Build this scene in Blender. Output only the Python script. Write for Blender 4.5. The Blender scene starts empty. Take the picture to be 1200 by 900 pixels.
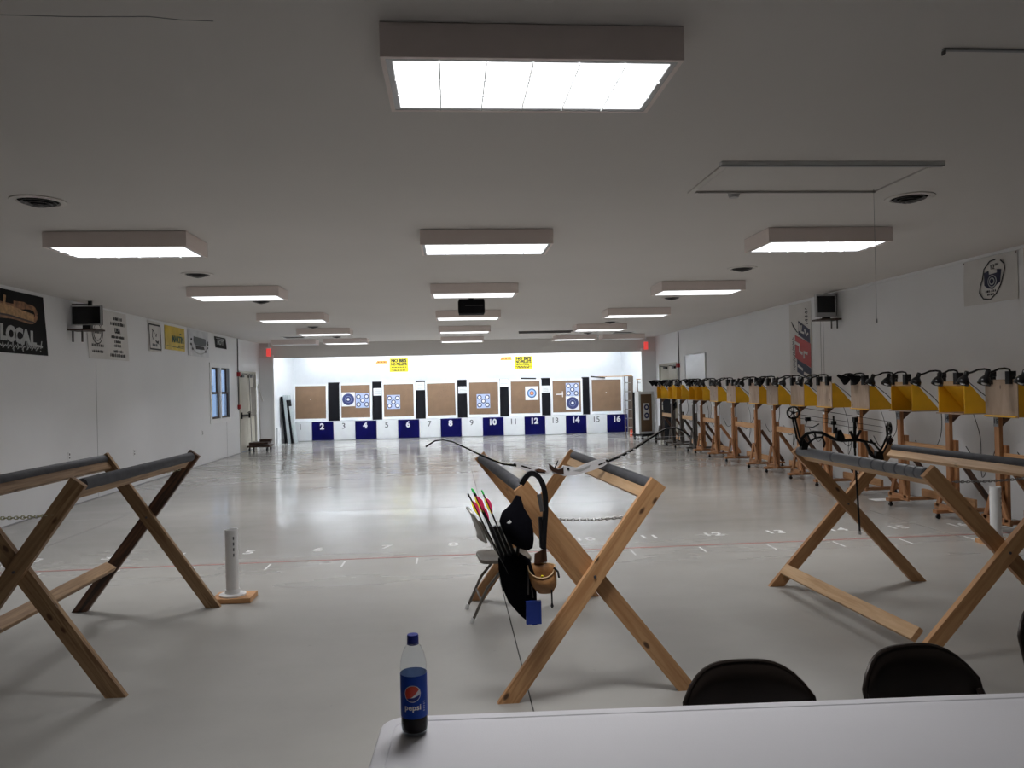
import bpy, bmesh, math, random
from mathutils import Vector, Matrix
random.seed(7)
scene = bpy.context.scene
COL = scene.collection
PI = math.pi

# ---------------------------------------------------------------- camera
cam_d = bpy.data.cameras.new('camera'); cam = bpy.data.objects.new('camera', cam_d); COL.objects.link(cam)
cam_d.sensor_width = 36.0; cam_d.lens = 895/1200*36; cam_d.clip_end = 200; cam_d.clip_start = 0.05
YAW, PITCH, ROLL, CAM_H = 0.0804, 0.0027, 0.0223, 1.69
fwd = Vector((math.sin(YAW)*math.cos(PITCH), math.cos(YAW)*math.cos(PITCH), math.sin(PITCH)))
right = Vector((math.cos(YAW), -math.sin(YAW), 0)); up = right.cross(fwd)
r_ = right*math.cos(ROLL) - up*math.sin(ROLL); u_ = right*math.sin(ROLL) + up*math.cos(ROLL)
cam.matrix_world = Matrix(((r_.x, u_.x, -fwd.x, 0), (r_.y, u_.y, -fwd.y, 0), (r_.z, u_.z, -fwd.z, CAM_H), (0, 0, 0, 1)))
scene.camera = cam

# ---------------------------------------------------------------- world, exposure
world = bpy.data.worlds.new('world'); scene.world = world; world.use_nodes = True
bg = world.node_tree.nodes['Background']; bg.inputs[0].default_value = (0.50, 0.68, 1.0, 1); bg.inputs[1].default_value = 0.8
scene.view_settings.view_transform = 'Standard'; scene.view_settings.look = 'None'
scene.view_settings.gamma = 1.0; scene.view_settings.use_curve_mapping = False
scene.view_settings.exposure = 0.0
PANEL_L = 1.8        # radiance of the prismatic diffusers seen from the side
LAMP_W = 29.5        # power each lit fixture throws down through its lens
LAMP_SPREAD = 128.0
ALCOVE_L = 108.0      # radiance of the tubes above the targets
WASH_L = 17.0        # radiance of the tubes washing the far wall

# ---------------------------------------------------------------- materials
MATS = {}
def mat(name, col, rough=0.6, metal=0.0, var=0.06, scale=6.0, bump=0.0, bscale=60.0, spec=0.5, emit=None, estr=0.0, coat=0.0, trans=0.0, ior=1.45):
    if name in MATS: return MATS[name]
    m = bpy.data.materials.new(name); m.use_nodes = True; nt = m.node_tree; b = nt.nodes['Principled BSDF']
    b.inputs['Roughness'].default_value = rough; b.inputs['Metallic'].default_value = metal
    b.inputs['Specular IOR Level'].default_value = spec; b.inputs['Coat Weight'].default_value = coat
    b.inputs['Transmission Weight'].default_value = trans; b.inputs['IOR'].default_value = ior
    c4 = (*col, 1)
    if var > 0:
        tc = nt.nodes.new('ShaderNodeTexCoord'); n = nt.nodes.new('ShaderNodeTexNoise'); n.inputs['Scale'].default_value = scale; n.inputs['Detail'].default_value = 4
        rp = nt.nodes.new('ShaderNodeValToRGB'); rp.color_ramp.elements[0].position = 0.3; rp.color_ramp.elements[1].position = 0.7
        rp.color_ramp.elements[0].color = (*[max(0, v*(1-var)) for v in col], 1); rp.color_ramp.elements[1].color = (*[min(1, v*(1+var)) for v in col], 1)
        nt.links.new(tc.outputs['Object'], n.inputs['Vector']); nt.links.new(n.outputs['Fac'], rp.inputs['Fac']); nt.links.new(rp.outputs['Color'], b.inputs['Base Color'])
        if bump > 0:
            n2 = nt.nodes.new('ShaderNodeTexNoise'); n2.inputs['Scale'].default_value = bscale; n2.inputs['Detail'].default_value = 3
            bp = nt.nodes.new('ShaderNodeBump'); bp.inputs['Strength'].default_value = bump; bp.inputs['Distance'].default_value = 0.01
            nt.links.new(tc.outputs['Object'], n2.inputs['Vector']); nt.links.new(n2.outputs['Fac'], bp.inputs['Height']); nt.links.new(bp.outputs['Normal'], b.inputs['Normal'])
    else: b.inputs['Base Color'].default_value = c4
    if emit: b.inputs['Emission Color'].default_value = (*emit, 1); b.inputs['Emission Strength'].default_value = estr
    MATS[name] = m; return m

def wood(name, c1, c2, knot=(0.10, 0.045, 0.02), rough=0.55, ring=9.0):
    """timber: grain runs along the local X axis of each board"""
    m = bpy.data.materials.new(name); m.use_nodes = True; nt = m.node_tree; b = nt.nodes['Principled BSDF']; L = nt.links.new
    tc = nt.nodes.new('ShaderNodeTexCoord'); oi = nt.nodes.new('ShaderNodeObjectInfo')
    mp = nt.nodes.new('ShaderNodeMapping'); mp.inputs['Scale'].default_value = (1.2, ring*2, ring*2)
    add = nt.nodes.new('ShaderNodeVectorMath'); add.operation = 'MULTIPLY_ADD'
    cmb = nt.nodes.new('ShaderNodeCombineXYZ')
    for k in range(3): L(oi.outputs['Random'], cmb.inputs[k])
    add.inputs[1].default_value = (17, 11, 13)
    L(cmb.outputs[0], add.inputs[0]); L(tc.outputs['Object'], add.inputs[2])
    L(add.outputs[0], mp.inputs['Vector'])
    n = nt.nodes.new('ShaderNodeTexNoise'); n.inputs['Scale'].default_value = 1.6; n.inputs['Detail'].default_value = 5; n.inputs['Distortion'].default_value = 1.2
    L(mp.outputs[0], n.inputs['Vector'])
    rp = nt.nodes.new('ShaderNodeValToRGB'); e = rp.color_ramp.elements
    e[0].position = 0.36; e[0].color = (*c1, 1); e[1].position = 0.62; e[1].color = (*c2, 1)
    L(n.outputs['Fac'], rp.inputs['Fac'])
    vo = nt.nodes.new('ShaderNodeTexVoronoi'); vo.inputs['Scale'].default_value = 1.0
    mp2 = nt.nodes.new('ShaderNodeMapping'); mp2.inputs['Scale'].default_value = (4.2, 9.0, 9.0); L(add.outputs[0], mp2.inputs['Vector']); L(mp2.outputs[0], vo.inputs['Vector'])
    kr = nt.nodes.new('ShaderNodeValToRGB'); ke = kr.color_ramp.elements; ke[0].position = 0.07; ke[0].color = (1, 1, 1, 1); ke[1].position = 0.13; ke[1].color = (0, 0, 0, 1)
    L(vo.outputs['Distance'], kr.inputs['Fac'])
    mx = nt.nodes.new('ShaderNodeMix'); mx.data_type = 'RGBA'; L(kr.outputs['Color'], mx.inputs['Factor']); L(rp.outputs['Color'], mx.inputs[6]); mx.inputs[7].default_value = (*knot, 1)
    hs = nt.nodes.new('ShaderNodeHueSaturation'); mr = nt.nodes.new('ShaderNodeMapRange'); mr.inputs['To Min'].default_value = 0.82; mr.inputs['To Max'].default_value = 1.15
    L(oi.outputs['Random'], mr.inputs['Value']); L(mr.outputs[0], hs.inputs['Value']); L(mx.outputs[2], hs.inputs['Color'])
    L(hs.outputs['Color'], b.inputs['Base Color']); b.inputs['Roughness'].default_value = rough
    bp = nt.nodes.new('ShaderNodeBump'); bp.inputs['Strength'].default_value = 0.15; bp.inputs['Distance'].default_value = 0.004; L(n.outputs['Fac'], bp.inputs['Height']); L(bp.outputs['Normal'], b.inputs['Normal'])
    MATS[name] = m; return m

M_WALL = mat('wall_paint', (0.74, 0.74, 0.75), 0.55, var=0.03, scale=0.8, bump=0.04, bscale=40)
M_CEIL = mat('ceiling_paint', (0.66, 0.63, 0.605), 0.8, var=0.03, scale=0.5, bump=0.05, bscale=90)
M_TRIM = mat('trim_white', (0.78, 0.78, 0.78), 0.45, var=0.02)
M_HOUSING = mat('light_housing', (0.84, 0.74, 0.70), 0.5, var=0.02)
M_EMIT = mat('diffuser', (0.9, 0.9, 0.9), 0.4, var=0, emit=(0.96, 0.98, 1.0), estr=PANEL_L)
M_TUBE = mat('fluorescent_tube', (0.9, 0.9, 0.9), 0.4, var=0, emit=(0.84, 0.92, 1.0), estr=ALCOVE_L)
M_TUBE2 = mat('wall_wash_tube', (0.9, 0.9, 0.9), 0.4, var=0, emit=(0.86, 0.93, 1.0), estr=WASH_L)
M_DIFF_OFF = mat('diffuser_unlit', (0.75, 0.76, 0.76), 0.35, var=0.02)
M_WIRE = mat('seam_grey', (0.30, 0.30, 0.31), 0.6, var=0)
M_DARKSEAM = mat('joint_dark', (0.07, 0.068, 0.065), 0.9, var=0.1)
M_BLACK = mat('black_plastic', (0.009, 0.009, 0.010), 0.35, var=0.1, spec=0.3)
M_BLACKM = mat('black_matte', (0.007, 0.007, 0.009), 0.85, var=0.1, spec=0.15)
M_GLOSSB = mat('black_gloss', (0.008, 0.008, 0.009), 0.18, var=0)
M_SCREEN = mat('screen_black', (0.004, 0.004, 0.005), 0.25, var=0)
M_SILVER = mat('silver_plastic', (0.42, 0.42, 0.43), 0.35, metal=0.3, var=0.03)
M_STEEL = mat('steel', (0.45, 0.44, 0.42), 0.35, metal=0.9, var=0.05)
M_CHAIR = mat('chair_brown_metal', (0.20, 0.18, 0.155), 0.38, metal=0.55, var=0.06)
M_CHAIRD = mat('chair_dark_metal', (0.035, 0.026, 0.022), 0.28, metal=0.3, var=0.1)
M_FOAM = mat('foam_grey', (0.085, 0.087, 0.098), 0.75, var=0.18, scale=14, bump=0.2, bscale=120)
M_TAPE = mat('duct_tape_grey', (0.115, 0.12, 0.135), 0.38, var=0.12, scale=20)
M_PVC = mat('pvc_white', (0.80, 0.80, 0.80), 0.35, var=0.03)
M_WHITE = mat('white_paint', (0.84, 0.86, 0.88), 0.5, var=0.02)
M_PAPER = mat('paper_white', (0.82, 0.82, 0.82), 0.7, var=0.03)
M_NAVY = mat('navy_paint', (0.004, 0.004, 0.06), 0.6, var=0.15, scale=3, spec=0.04)
M_CORK = mat('pressed_board_brown', (0.178, 0.108, 0.063), 0.8, var=0.10, scale=5, bump=0.2, bscale=50)
M_INK = mat('ink_black', (0.015, 0.015, 0.018), 0.6, var=0)
M_INKGREY = mat('ink_grey', (0.10, 0.11, 0.12), 0.6, var=0)
M_TNAVY = mat('target_navy', (0.025, 0.035, 0.13), 0.6, var=0.05)
M_TPALE = mat('target_pale_blue', (0.46, 0.54, 0.74), 0.65, var=0.05)
M_TBLUE = mat('target_sky', (0.12, 0.33, 0.62), 0.6, var=0.03)
M_TRED = mat('target_orange', (0.72, 0.24, 0.10), 0.6, var=0.03)
M_TGOLD = mat('target_gold', (0.85, 0.62, 0.15), 0.6, var=0.03)
M_YELLOW = mat('hood_yellow', (0.84, 0.45, 0.014), 0.5, var=0.10, scale=4)
M_SIGNY = mat('sign_yellow', (0.90, 0.78, 0.02), 0.5, var=0.02)
M_SIGNO = mat('sign_orange', (0.85, 0.45, 0.08), 0.5, var=0.05)
M_RED = mat('red_paint', (0.35, 0.012, 0.015), 0.5, var=0.08)
M_REDLINE = mat('red_floor_line', (0.36, 0.13, 0.115), 0.45, var=0.25, scale=9)
M_FLOORW = mat('white_floor_paint', (0.78, 0.78, 0.77), 0.5, var=0.10, scale=30)
M_BEIGE = mat('door_beige', (0.47, 0.44, 0.37), 0.45, var=0.03)
M_DKBROWN = mat('dark_brown', (0.045, 0.022, 0.014), 0.5, var=0.2)
M_GALV = mat('conduit_grey', (0.10, 0.095, 0.095), 0.5, metal=0.3, var=0.05)
M_WBOARD = mat('whiteboard', (0.76, 0.77, 0.80), 0.2, var=0.01)
M_TABLE = mat('table_plastic', (0.74, 0.73, 0.76), 0.42, var=0.02, scale=3, bump=0.06, bscale=250)
M_GREYLEG = mat('grey_leg', (0.25, 0.25, 0.26), 0.4, metal=0.5, var=0.03)
M_GREYBOARD = mat('grey_foam_board', (0.50, 0.55, 0.57), 0.7, var=0.08, scale=2)
M_EXIT = mat('exit_sign_red', (0.6, 0.03, 0.03), 0.4, var=0, emit=(1.0, 0.10, 0.09), estr=0.55)
M_BANNERB = mat('banner_black', (0.008, 0.008, 0.008), 0.7, var=0.1, spec=0.2)
M_BANNERW = mat('banner_white', (0.62, 0.60, 0.58), 0.6, var=0.05, scale=3)
M_BANNERS = mat('banner_silver', (0.60, 0.61, 0.63), 0.30, var=0.15, scale=4)
M_BANNERY = mat('banner_yellow', (0.62, 0.44, 0.03), 0.45, var=0.10, scale=4)
M_BRONZE = mat('bronze_print', (0.26, 0.12, 0.05), 0.5, var=0.5, scale=14)
M_BRONZE2 = mat('bronze_print_pale', (0.42, 0.24, 0.10), 0.5, var=0.4, scale=18)
M_LETTERG = mat('letter_grey', (0.42, 0.43, 0.43), 0.5, var=0.15, scale=20)
M_BRED = mat('banner_red', (0.40, 0.035, 0.03), 0.55, var=0.05)
M_BNAVY = mat('banner_navy', (0.015, 0.016, 0.05), 0.55, var=0.05)
M_GREEN = mat('ink_green', (0.03, 0.10, 0.045), 0.5, var=0)
M_PINK = mat('fletch_pink', (0.90, 0.045, 0.17), 0.5, var=0.1, scale=40)
M_FYEL = mat('fletch_yellow', (0.75, 0.62, 0.02), 0.5, var=0.05)
M_NOCK = mat('nock_green', (0.05, 0.70, 0.12), 0.4, var=0)
M_LEATHER = mat('tan_leather', (0.33, 0.16, 0.06), 0.5, var=0.15, scale=25, bump=0.2, bscale=120)
M_LEATHD = mat('dark_leather', (0.11, 0.05, 0.025), 0.55, var=0.2, scale=25)
M_LEATHP = mat('pale_leather_edge', (0.62, 0.42, 0.22), 0.6, var=0.05)
M_BLUE = mat('blue_plastic', (0.012, 0.035, 0.24), 0.5, var=0.05)
M_CLOTHB = mat('black_cloth', (0.004, 0.004, 0.006), 0.95, var=0.2, scale=30, spec=0.05)
M_CLOTHW = mat('grey_white_cloth', (0.78, 0.77, 0.75), 0.85, var=0.08)
M_RISER = mat('riser_white', (0.80, 0.80, 0.82), 0.25, var=0.02)
M_STRING = mat('string_grey', (0.45, 0.45, 0.47), 0.7, var=0)
M_CHAINY = mat('chain_pale_yellow', (0.52, 0.50, 0.30), 0.45, var=0.1)
M_CHAINS = mat('chain_steel', (0.33, 0.32, 0.31), 0.35, metal=0.8, var=0.1)
M_HOLE = mat('soot_mark', (0.07, 0.045, 0.03), 0.9, var=0.3, scale=40)  # painted shade for the flat arrow holes in the target boards
M_PLATE = mat('plate_grey', (0.22, 0.23, 0.25), 0.4, metal=0.3, var=0.05)
M_ORANGE = mat('orange_red_plastic', (0.75, 0.10, 0.05), 0.5, var=0.05)
M_LABEL = mat('label_blue', (0.004, 0.055, 0.40), 0.45, var=0.03, spec=0.25)
M_LABELIN = mat('label_inside_blue', (0.55, 0.68, 0.95), 0.4, var=0.03)
M_CAP = mat('cap_blue', (0.008, 0.022, 0.27), 0.45, var=0.03)
M_LOGORED = mat('logo_red', (0.70, 0.06, 0.03), 0.35, var=0)
M_LOGOW = mat('logo_white', (0.85, 0.85, 0.87), 0.35, var=0)
M_LOGOB = mat('logo_navy', (0.01, 0.03, 0.22), 0.35, var=0)
M_COLA = mat('cola', (0.006, 0.002, 0.002), 0.15, var=0, spec=0.15)
def clear(name, tint, ior):
    m = bpy.data.materials.new(name); m.use_nodes = True; nt = m.node_tree; nt.nodes.remove(nt.nodes['Principled BSDF']); L = nt.links.new
    fr = nt.nodes.new('ShaderNodeFresnel'); fr.inputs['IOR'].default_value = ior; tr = nt.nodes.new('ShaderNodeBsdfTransparent'); tr.inputs[0].default_value = (*tint, 1)
    gl = nt.nodes.new('ShaderNodeBsdfGlossy'); gl.inputs['Roughness'].default_value = 0.04; mx = nt.nodes.new('ShaderNodeMixShader')
    ge = nt.nodes.new('ShaderNodeNewGeometry'); iv = nt.nodes.new('ShaderNodeMath'); iv.operation = 'SUBTRACT'; iv.inputs[0].default_value = 1; L(ge.outputs['Backfacing'], iv.inputs[1]); ml = nt.nodes.new('ShaderNodeMath'); ml.operation = 'MULTIPLY'; L(fr.outputs[0], ml.inputs[0]); L(iv.outputs[0], ml.inputs[1])
    L(ml.outputs[0], mx.inputs[0]); L(tr.outputs[0], mx.inputs[1]); L(gl.outputs[0], mx.inputs[2]); L(mx.outputs[0], nt.nodes['Material Output'].inputs[0]); return m
M_PET = clear('clear_bottle', (0.96, 0.97, 0.98), 1.16)
M_GLASS = clear('window_glass', (0.90, 0.95, 1.0), 1.45)
W_FIR = wood('fir_timber', (0.46, 0.225, 0.092), (0.60, 0.34, 0.16))
W_FIRP = wood('fir_timber_pale', (0.56, 0.33, 0.16), (0.68, 0.45, 0.25))
W_OLD = wood('old_timber', (0.22, 0.12, 0.055), (0.40, 0.25, 0.13))
W_DARK = wood('stained_timber', (0.035, 0.020, 0.014), (0.16, 0.075, 0.04))
W_STAND = wood('stand_timber', (0.30, 0.125, 0.048), (0.43, 0.21, 0.09))
W_GREY = wood('grey_timber', (0.055, 0.045, 0.040), (0.10, 0.085, 0.075))
W_PLY = wood('raw_plywood', (0.36, 0.255, 0.18), (0.45, 0.33, 0.24), knot=(0.16, 0.10, 0.07), ring=3.0)
W_LADDER = wood('ladder_timber', (0.09, 0.065, 0.05), (0.17, 0.12, 0.09))

def floor_mat():
    m = bpy.data.materials.new('polished_concrete'); m.use_nodes = True; nt = m.node_tree; b = nt.nodes['Principled BSDF']; L = nt.links.new
    tc = nt.nodes.new('ShaderNodeTexCoord')
    n1 = nt.nodes.new('ShaderNodeTexNoise'); n1.inputs['Scale'].default_value = 0.55; n1.inputs['Detail'].default_value = 7; n1.inputs['Roughness'].default_value = 0.6
    L(tc.outputs['Object'], n1.inputs['Vector'])
    rp = nt.nodes.new('ShaderNodeValToRGB'); e = rp.color_ramp.elements; e[0].position = 0.3; e[0].color = (0.315, 0.305, 0.285, 1); e[1].position = 0.72; e[1].color = (0.42, 0.41, 0.385, 1)
    L(n1.outputs['Fac'], rp.inputs['Fac'])
    # small dark specks and scuffs
    n2 = nt.nodes.new('ShaderNodeTexNoise'); n2.inputs['Scale'].default_value = 14; n2.inputs['Detail'].default_value = 5; L(tc.outputs['Object'], n2.inputs['Vector'])
    sp = nt.nodes.new('ShaderNodeValToRGB'); s = sp.color_ramp.elements; s[0].position = 0.20; s[0].color = (0.7, 0.7, 0.7, 1); s[1].position = 0.29; s[1].color = (1, 1, 1, 1); L(n2.outputs['Fac'], sp.inputs['Fac'])
    mx = nt.nodes.new('ShaderNodeMix'); mx.data_type = 'RGBA'; mx.blend_type = 'MULTIPLY'; mx.inputs['Factor'].default_value = 1; L(rp.outputs['Color'], mx.inputs[6]); L(sp.outputs['Color'], mx.inputs[7])
    L(mx.outputs[2], b.inputs['Base Color'])
    mp = nt.nodes.new('ShaderNodeMapping'); mp.inputs['Scale'].default_value = (0.5, 2.2, 1); L(tc.outputs['Object'], mp.inputs['Vector'])
    n3 = nt.nodes.new('ShaderNodeTexNoise'); n3.inputs['Scale'].default_value = 1.3; n3.inputs['Detail'].default_value = 5; L(mp.outputs[0], n3.inputs['Vector'])
    mr = nt.nodes.new('ShaderNodeMapRange'); mr.inputs['From Min'].default_value = 0.3; mr.inputs['From Max'].default_value = 0.7; mr.inputs['To Min'].default_value = 0.12; mr.inputs['To Max'].default_value = 0.21
    L(n3.outputs['Fac'], mr.inputs['Value'])
    sx = nt.nodes.new('ShaderNodeSeparateXYZ'); L(tc.outputs['Object'], sx.inputs[0]); wr_ = nt.nodes.new('ShaderNodeMapRange')      # foot traffic has dulled the polish behind the shooting line
    wr_.inputs['From Min'].default_value = 6.0; wr_.inputs['From Max'].default_value = 10.5; wr_.inputs['To Min'].default_value = 0.17; wr_.inputs['To Max'].default_value = 0.0
    L(sx.outputs[1], wr_.inputs['Value']); ad = nt.nodes.new('ShaderNodeMath'); L(mr.outputs[0], ad.inputs[0]); L(wr_.outputs[0], ad.inputs[1]); L(ad.outputs[0], b.inputs['Roughness'])
    b.inputs['Specular IOR Level'].default_value = 0.6; b.inputs['IOR'].default_value = 1.5
    n4 = nt.nodes.new('ShaderNodeTexNoise'); n4.inputs['Scale'].default_value = 2.0; n4.inputs['Detail'].default_value = 2; L(mp.outputs[0], n4.inputs['Vector'])
    bp = nt.nodes.new('ShaderNodeBump'); bp.inputs['Strength'].default_value = 0.02; bp.inputs['Distance'].default_value = 0.02; L(n4.outputs['Fac'], bp.inputs['Height']); L(bp.outputs['Normal'], b.inputs['Normal'])
    return m
M_FLOOR = floor_mat()

# ---------------------------------------------------------------- helpers
def link(o, parent=None):
    COL.objects.link(o)
    if parent is not None: o.parent = parent
    return o
def tag(o, label, cat, group=None):
    o['label'] = label; o['category'] = cat
    if group: o['group'] = group
    return o
def thing(name, loc, label, cat, group=None, rz=0.0):
    o = bpy.data.objects.new(name, None); o.empty_display_size = 0.1; o.location = loc; o.rotation_euler = (0, 0, rz); COL.objects.link(o)
    return tag(o, label, cat, group)
def structure(o):
    o['kind'] = 'structure'; return o

class MB:
    def __init__(s): s.v = []; s.f = []
    def add(s, vs, fs, M=None):
        k = len(s.v)
        s.v += [tuple(M @ Vector(p)) if M is not None else tuple(p) for p in vs]; s.f += [tuple(i+k for i in q) for q in fs]; return s
    def box(s, x0, x1, y0, y1, z0, z1, M=None):
        vs = [(x, y, z) for z in (z0, z1) for y in (y0, y1) for x in (x0, x1)]
        return s.add(vs, [(0, 2, 3, 1), (4, 5, 7, 6), (0, 1, 5, 4), (2, 6, 7, 3), (0, 4, 6, 2), (1, 3, 7, 5)], M)
    def prism(s, poly, y0, y1, M=None):
        """polygon in XZ extruded along Y"""
        n = len(poly); vs = [(p[0], y0, p[1]) for p in poly] + [(p[0], y1, p[1]) for p in poly]
        fs = [tuple(range(n)), tuple(range(2*n-1, n-1, -1))] + [(i, i+n, (i+1) % n+n, (i+1) % n) for i in range(n)]
        return s.add(vs, fs, M)
    def flat(s, poly, M=None):
        return s.add(poly, [tuple(range(len(poly)))], M)
    def tube(s, path, r, n=8, cap=True):
        P = [Vector(p) for p in path]; R = r if isinstance(r, (list, tuple)) else [r]*len(P); k0 = len(s.v); a = None
        for i, p in enumerate(P):
            t = (P[min(i+1, len(P)-1)] - P[max(i-1, 0)]).normalized()
            if a is None:
                a = t.orthogonal().normalized()
            else:
                a = (a - t*a.dot(t)); a = a.normalized() if a.length > 1e-6 else t.orthogonal().normalized()
            b = t.cross(a)
            for j in range(n):
                w = 2*PI*j/n; q = p + (a*math.cos(w) + b*math.sin(w))*R[i]; s.v.append(tuple(q))
        for i in range(len(P)-1):
            for j in range(n):
                s.f.append((k0+i*n+j, k0+i*n+(j+1) % n, k0+(i+1)*n+(j+1) % n, k0+(i+1)*n+j))
        if cap:
            s.f.append(tuple(k0+j for j in range(n-1, -1, -1))); e = k0+(len(P)-1)*n; s.f.append(tuple(e+j for j in range(n)))
        return s
    def lathe(s, prof, n=24, M=None):
        k0 = len(s.v); vs = []; fs = []
        for (r, z) in prof:
            for j in range(n):
                w = 2*PI*j/n; vs.append((r*math.cos(w), r*math.sin(w), z))
        for i in range(len(prof)-1):
            for j in range(n): fs.append((i*n+j, i*n+(j+1) % n, (i+1)*n+(j+1) % n, (i+1)*n+j))
        return s.add(vs, fs, M)
    def mesh(s, name, m, smooth=False):
        me = bpy.data.meshes.new(name); me.from_pydata(s.v, [], s.f); me.materials.append(m)
        if smooth:
            me.polygons.foreach_set('use_smooth', [True]*len(me.polygons)); 
        me.update(); return me
    def build(s, name, m, parent=None, smooth=False, sharp=0.7):
        me = s.mesh(name, m, smooth)
        if smooth:
            try: me.set_sharp_from_angle(angle=sharp)
            except Exception: pass
        return link(bpy.data.objects.new(name, me), parent)

def frame_of(p0, p1, hint):
    """matrix: local X along p0->p1, local Z as near to hint as possible, origin in the middle"""
    p0, p1 = Vector(p0), Vector(p1); x = (p1-p0).normalized(); h = Vector(hint); z = (h - x*h.dot(x)).normalized(); y = z.cross(x); c = (p0+p1)/2
    return Matrix(((x.x, y.x, z.x, c.x), (x.y, y.y, z.y, c.y), (x.z, y.z, z.z, c.z), (0, 0, 0, 1)))
def board(name, p0, p1, w, t, hint, m, parent=None, bev=0.003):
    """timber from p0 to p1: thickness t along hint, width w across; grain along its length"""
    M = frame_of(p0, p1, hint); l = (Vector(p1)-Vector(p0)).length/2
    mb = MB(); a, b, c = l, w/2, t/2; e = bev
    # chamfered cross-section
    sec = [(-b+e, -c), (b-e, -c), (b, -c+e), (b, c-e), (b-e, c), (-b+e, c), (-b, c-e), (-b, -c+e)]
    vs = [(-a, y, z) for y, z in sec] + [(a, y, z) for y, z in sec]
    fs = [tuple(range(7, -1, -1)), tuple(range(8, 16))] + [(i, (i+1) % 8, (i+1) % 8+8, i+8) for i in range(8)]
    mb.add(vs, fs); o = mb.build(name, m, parent); o.matrix_basis = M; return o
def leg_board(name, foot, top, y, w, t, m, parent, sq=True):
    """sloping leg in an XZ plane at depth y; foot cut level with the floor, top cut square"""
    f, tp = Vector((foot[0], 0, foot[1])), Vector((top[0], 0, top[1])); d = (tp-f).normalized(); L = (tp-f).length
    nrm = Vector((d.z, 0, -d.x))*(w/2)
    cx = w/2/abs(d.z)
    # in local frame: X along d, Z = world Y side
    M = frame_of((f.x, y, f.z), (tp.x, y, tp.z), (0, -1, 0)); l = L/2; k = (w/2)*(d.x/d.z)
    # local y axis direction
    ly = Vector((M[0][1], M[1][1], M[2][1])); sgn = 1 if ly.z > 0 else -1
    k = (w/2)*abs(ly.z)/abs(d.z)
    mb = MB()
    vs = []
    for z in (-t/2, t/2):
        vs += [(-l - sgn*k, w/2, z), (l, w/2, z), (l, -w/2, z), (-l + sgn*k, -w/2, z)]
    fs = [(0, 1, 2, 3), (7, 6, 5, 4), (0, 4, 5, 1), (1, 5, 6, 2), (2, 6, 7, 3), (3, 7, 4, 0)]
    mb.add(vs, fs); o = mb.build(name, m, parent); o.matrix_basis = M; return o

FONT_CACHE = {}
def text_mesh(s, size, extrude=0.0, offset=0.0, shear=0.0, space=1.0):
    c = bpy.data.curves.new('t', 'FONT'); c.body = s; c.size = size; c.extrude = extrude; c.offset = offset; c.shear = shear; c.align_x = 'CENTER'; c.align_y = 'CENTER'; c.resolution_u = 3; c.space_character = space
    o = bpy.data.objects.new('t', c); COL.objects.link(o)
    dg = bpy.context.evaluated_depsgraph_get(); me = bpy.data.meshes.new_from_object(o.evaluated_get(dg))
    bpy.data.objects.remove(o); bpy.data.curves.remove(c); return me
def text(name, s, size, M, m, parent=None, extrude=0.001, offset=0.0, shear=0.0, sx=1.0, space=1.0):
    me = text_mesh(s, size, extrude, offset, shear, space); me.name = name; me.materials.clear(); me.materials.append(m)
    o = link(bpy.data.objects.new(name, me), parent); o.matrix_basis = M @ Matrix.Diagonal((sx, 1, 1, 1)); return o
def basis(origin, x, y):
    x, y = Vector(x).normalized(), Vector(y).normalized(); z = x.cross(y)
    return Matrix(((x.x, y.x, z.x, origin[0]), (x.y, y.y, z.y, origin[1]), (x.z, y.z, z.z, origin[2]), (0, 0, 0, 1)))
def front(x, y, z): return basis((x, y, z), (1, 0, 0), (0, 0, 1))         # faces -Y
def on_left(x, y, z): return basis((x, y, z), (0, 1, 0), (0, 0, 1))       # on the left wall, faces +X
def on_right(x, y, z): return basis((x, y, z), (0, -1, 0), (0, 0, 1))     # on the right wall, faces -X
def disc(r, n=24): return [(r*math.cos(2*PI*i/n), r*math.sin(2*PI*i/n)) for i in range(n)]
def decal(name, poly, M, m, parent, h=0.002):
    """thin printed shape: polygon in local XY, thickness h along local Z"""
    mb = MB(); n = len(poly); vs = [(x, y, 0) for x, y in poly] + [(x, y, h) for x, y in poly]
    mb.add(vs, [tuple(range(n-1, -1, -1)), tuple(range(n, 2*n))] + [(i, (i+1) % n, (i+1) % n+n, i+n) for i in range(n)])
    o = mb.build(name, m, parent); o.matrix_basis = M; return o
def stroke(name, pts, w, M, m, parent, h=0.002):
    """thin brush stroke (polyline of width w) in local XY"""
    P = [Vector((a, b)) for a, b in pts]; vs = []; fs = []
    for i, p in enumerate(P):
        t = (P[min(i+1, len(P)-1)]-P[max(i-1, 0)]).normalized(); nn = Vector((-t.y, t.x))*w/2
        for q in (p+nn, p-nn): vs += [(q.x, q.y, 0), (q.x, q.y, h)]
    for i in range(len(P)-1):
        a = 4*i; b = a+4
        fs += [(a+1, b+1, b+3, a+3), (a, a+2, b+2, b), (a, b, b+1, a+1), (a+2, a+3, b+3, b+2)]
    mb = MB(); mb.add(vs, fs); o = mb.build(name, m, parent); o.matrix_basis = M; return o
def smooth_path(P, n=5):
    P = [Vector(p) for p in P]; out = []
    for i in range(len(P)-1):
        a, b, c, d = P[max(i-1, 0)], P[i], P[i+1], P[min(i+2, len(P)-1)]
        for k in range(n):
            t = k/n; out.append(.5*((2*b)+(c-a)*t+(2*a-5*b+4*c-d)*t*t+(3*b-a-3*c+d)*t*t*t))
    return out+[P[-1]]
def ell(rx, rz, cx=0, cy=0, n=24): return [(cx+rx*math.cos(2*PI*i/n), cy+rz*math.sin(2*PI*i/n)) for i in range(n)]

NW = ['zero', 'one', 'two', 'three', 'four', 'five', 'six', 'seven', 'eight', 'nine', 'ten', 'eleven', 'twelve', 'thirteen', 'fourteen', 'fifteen', 'sixteen']
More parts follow.
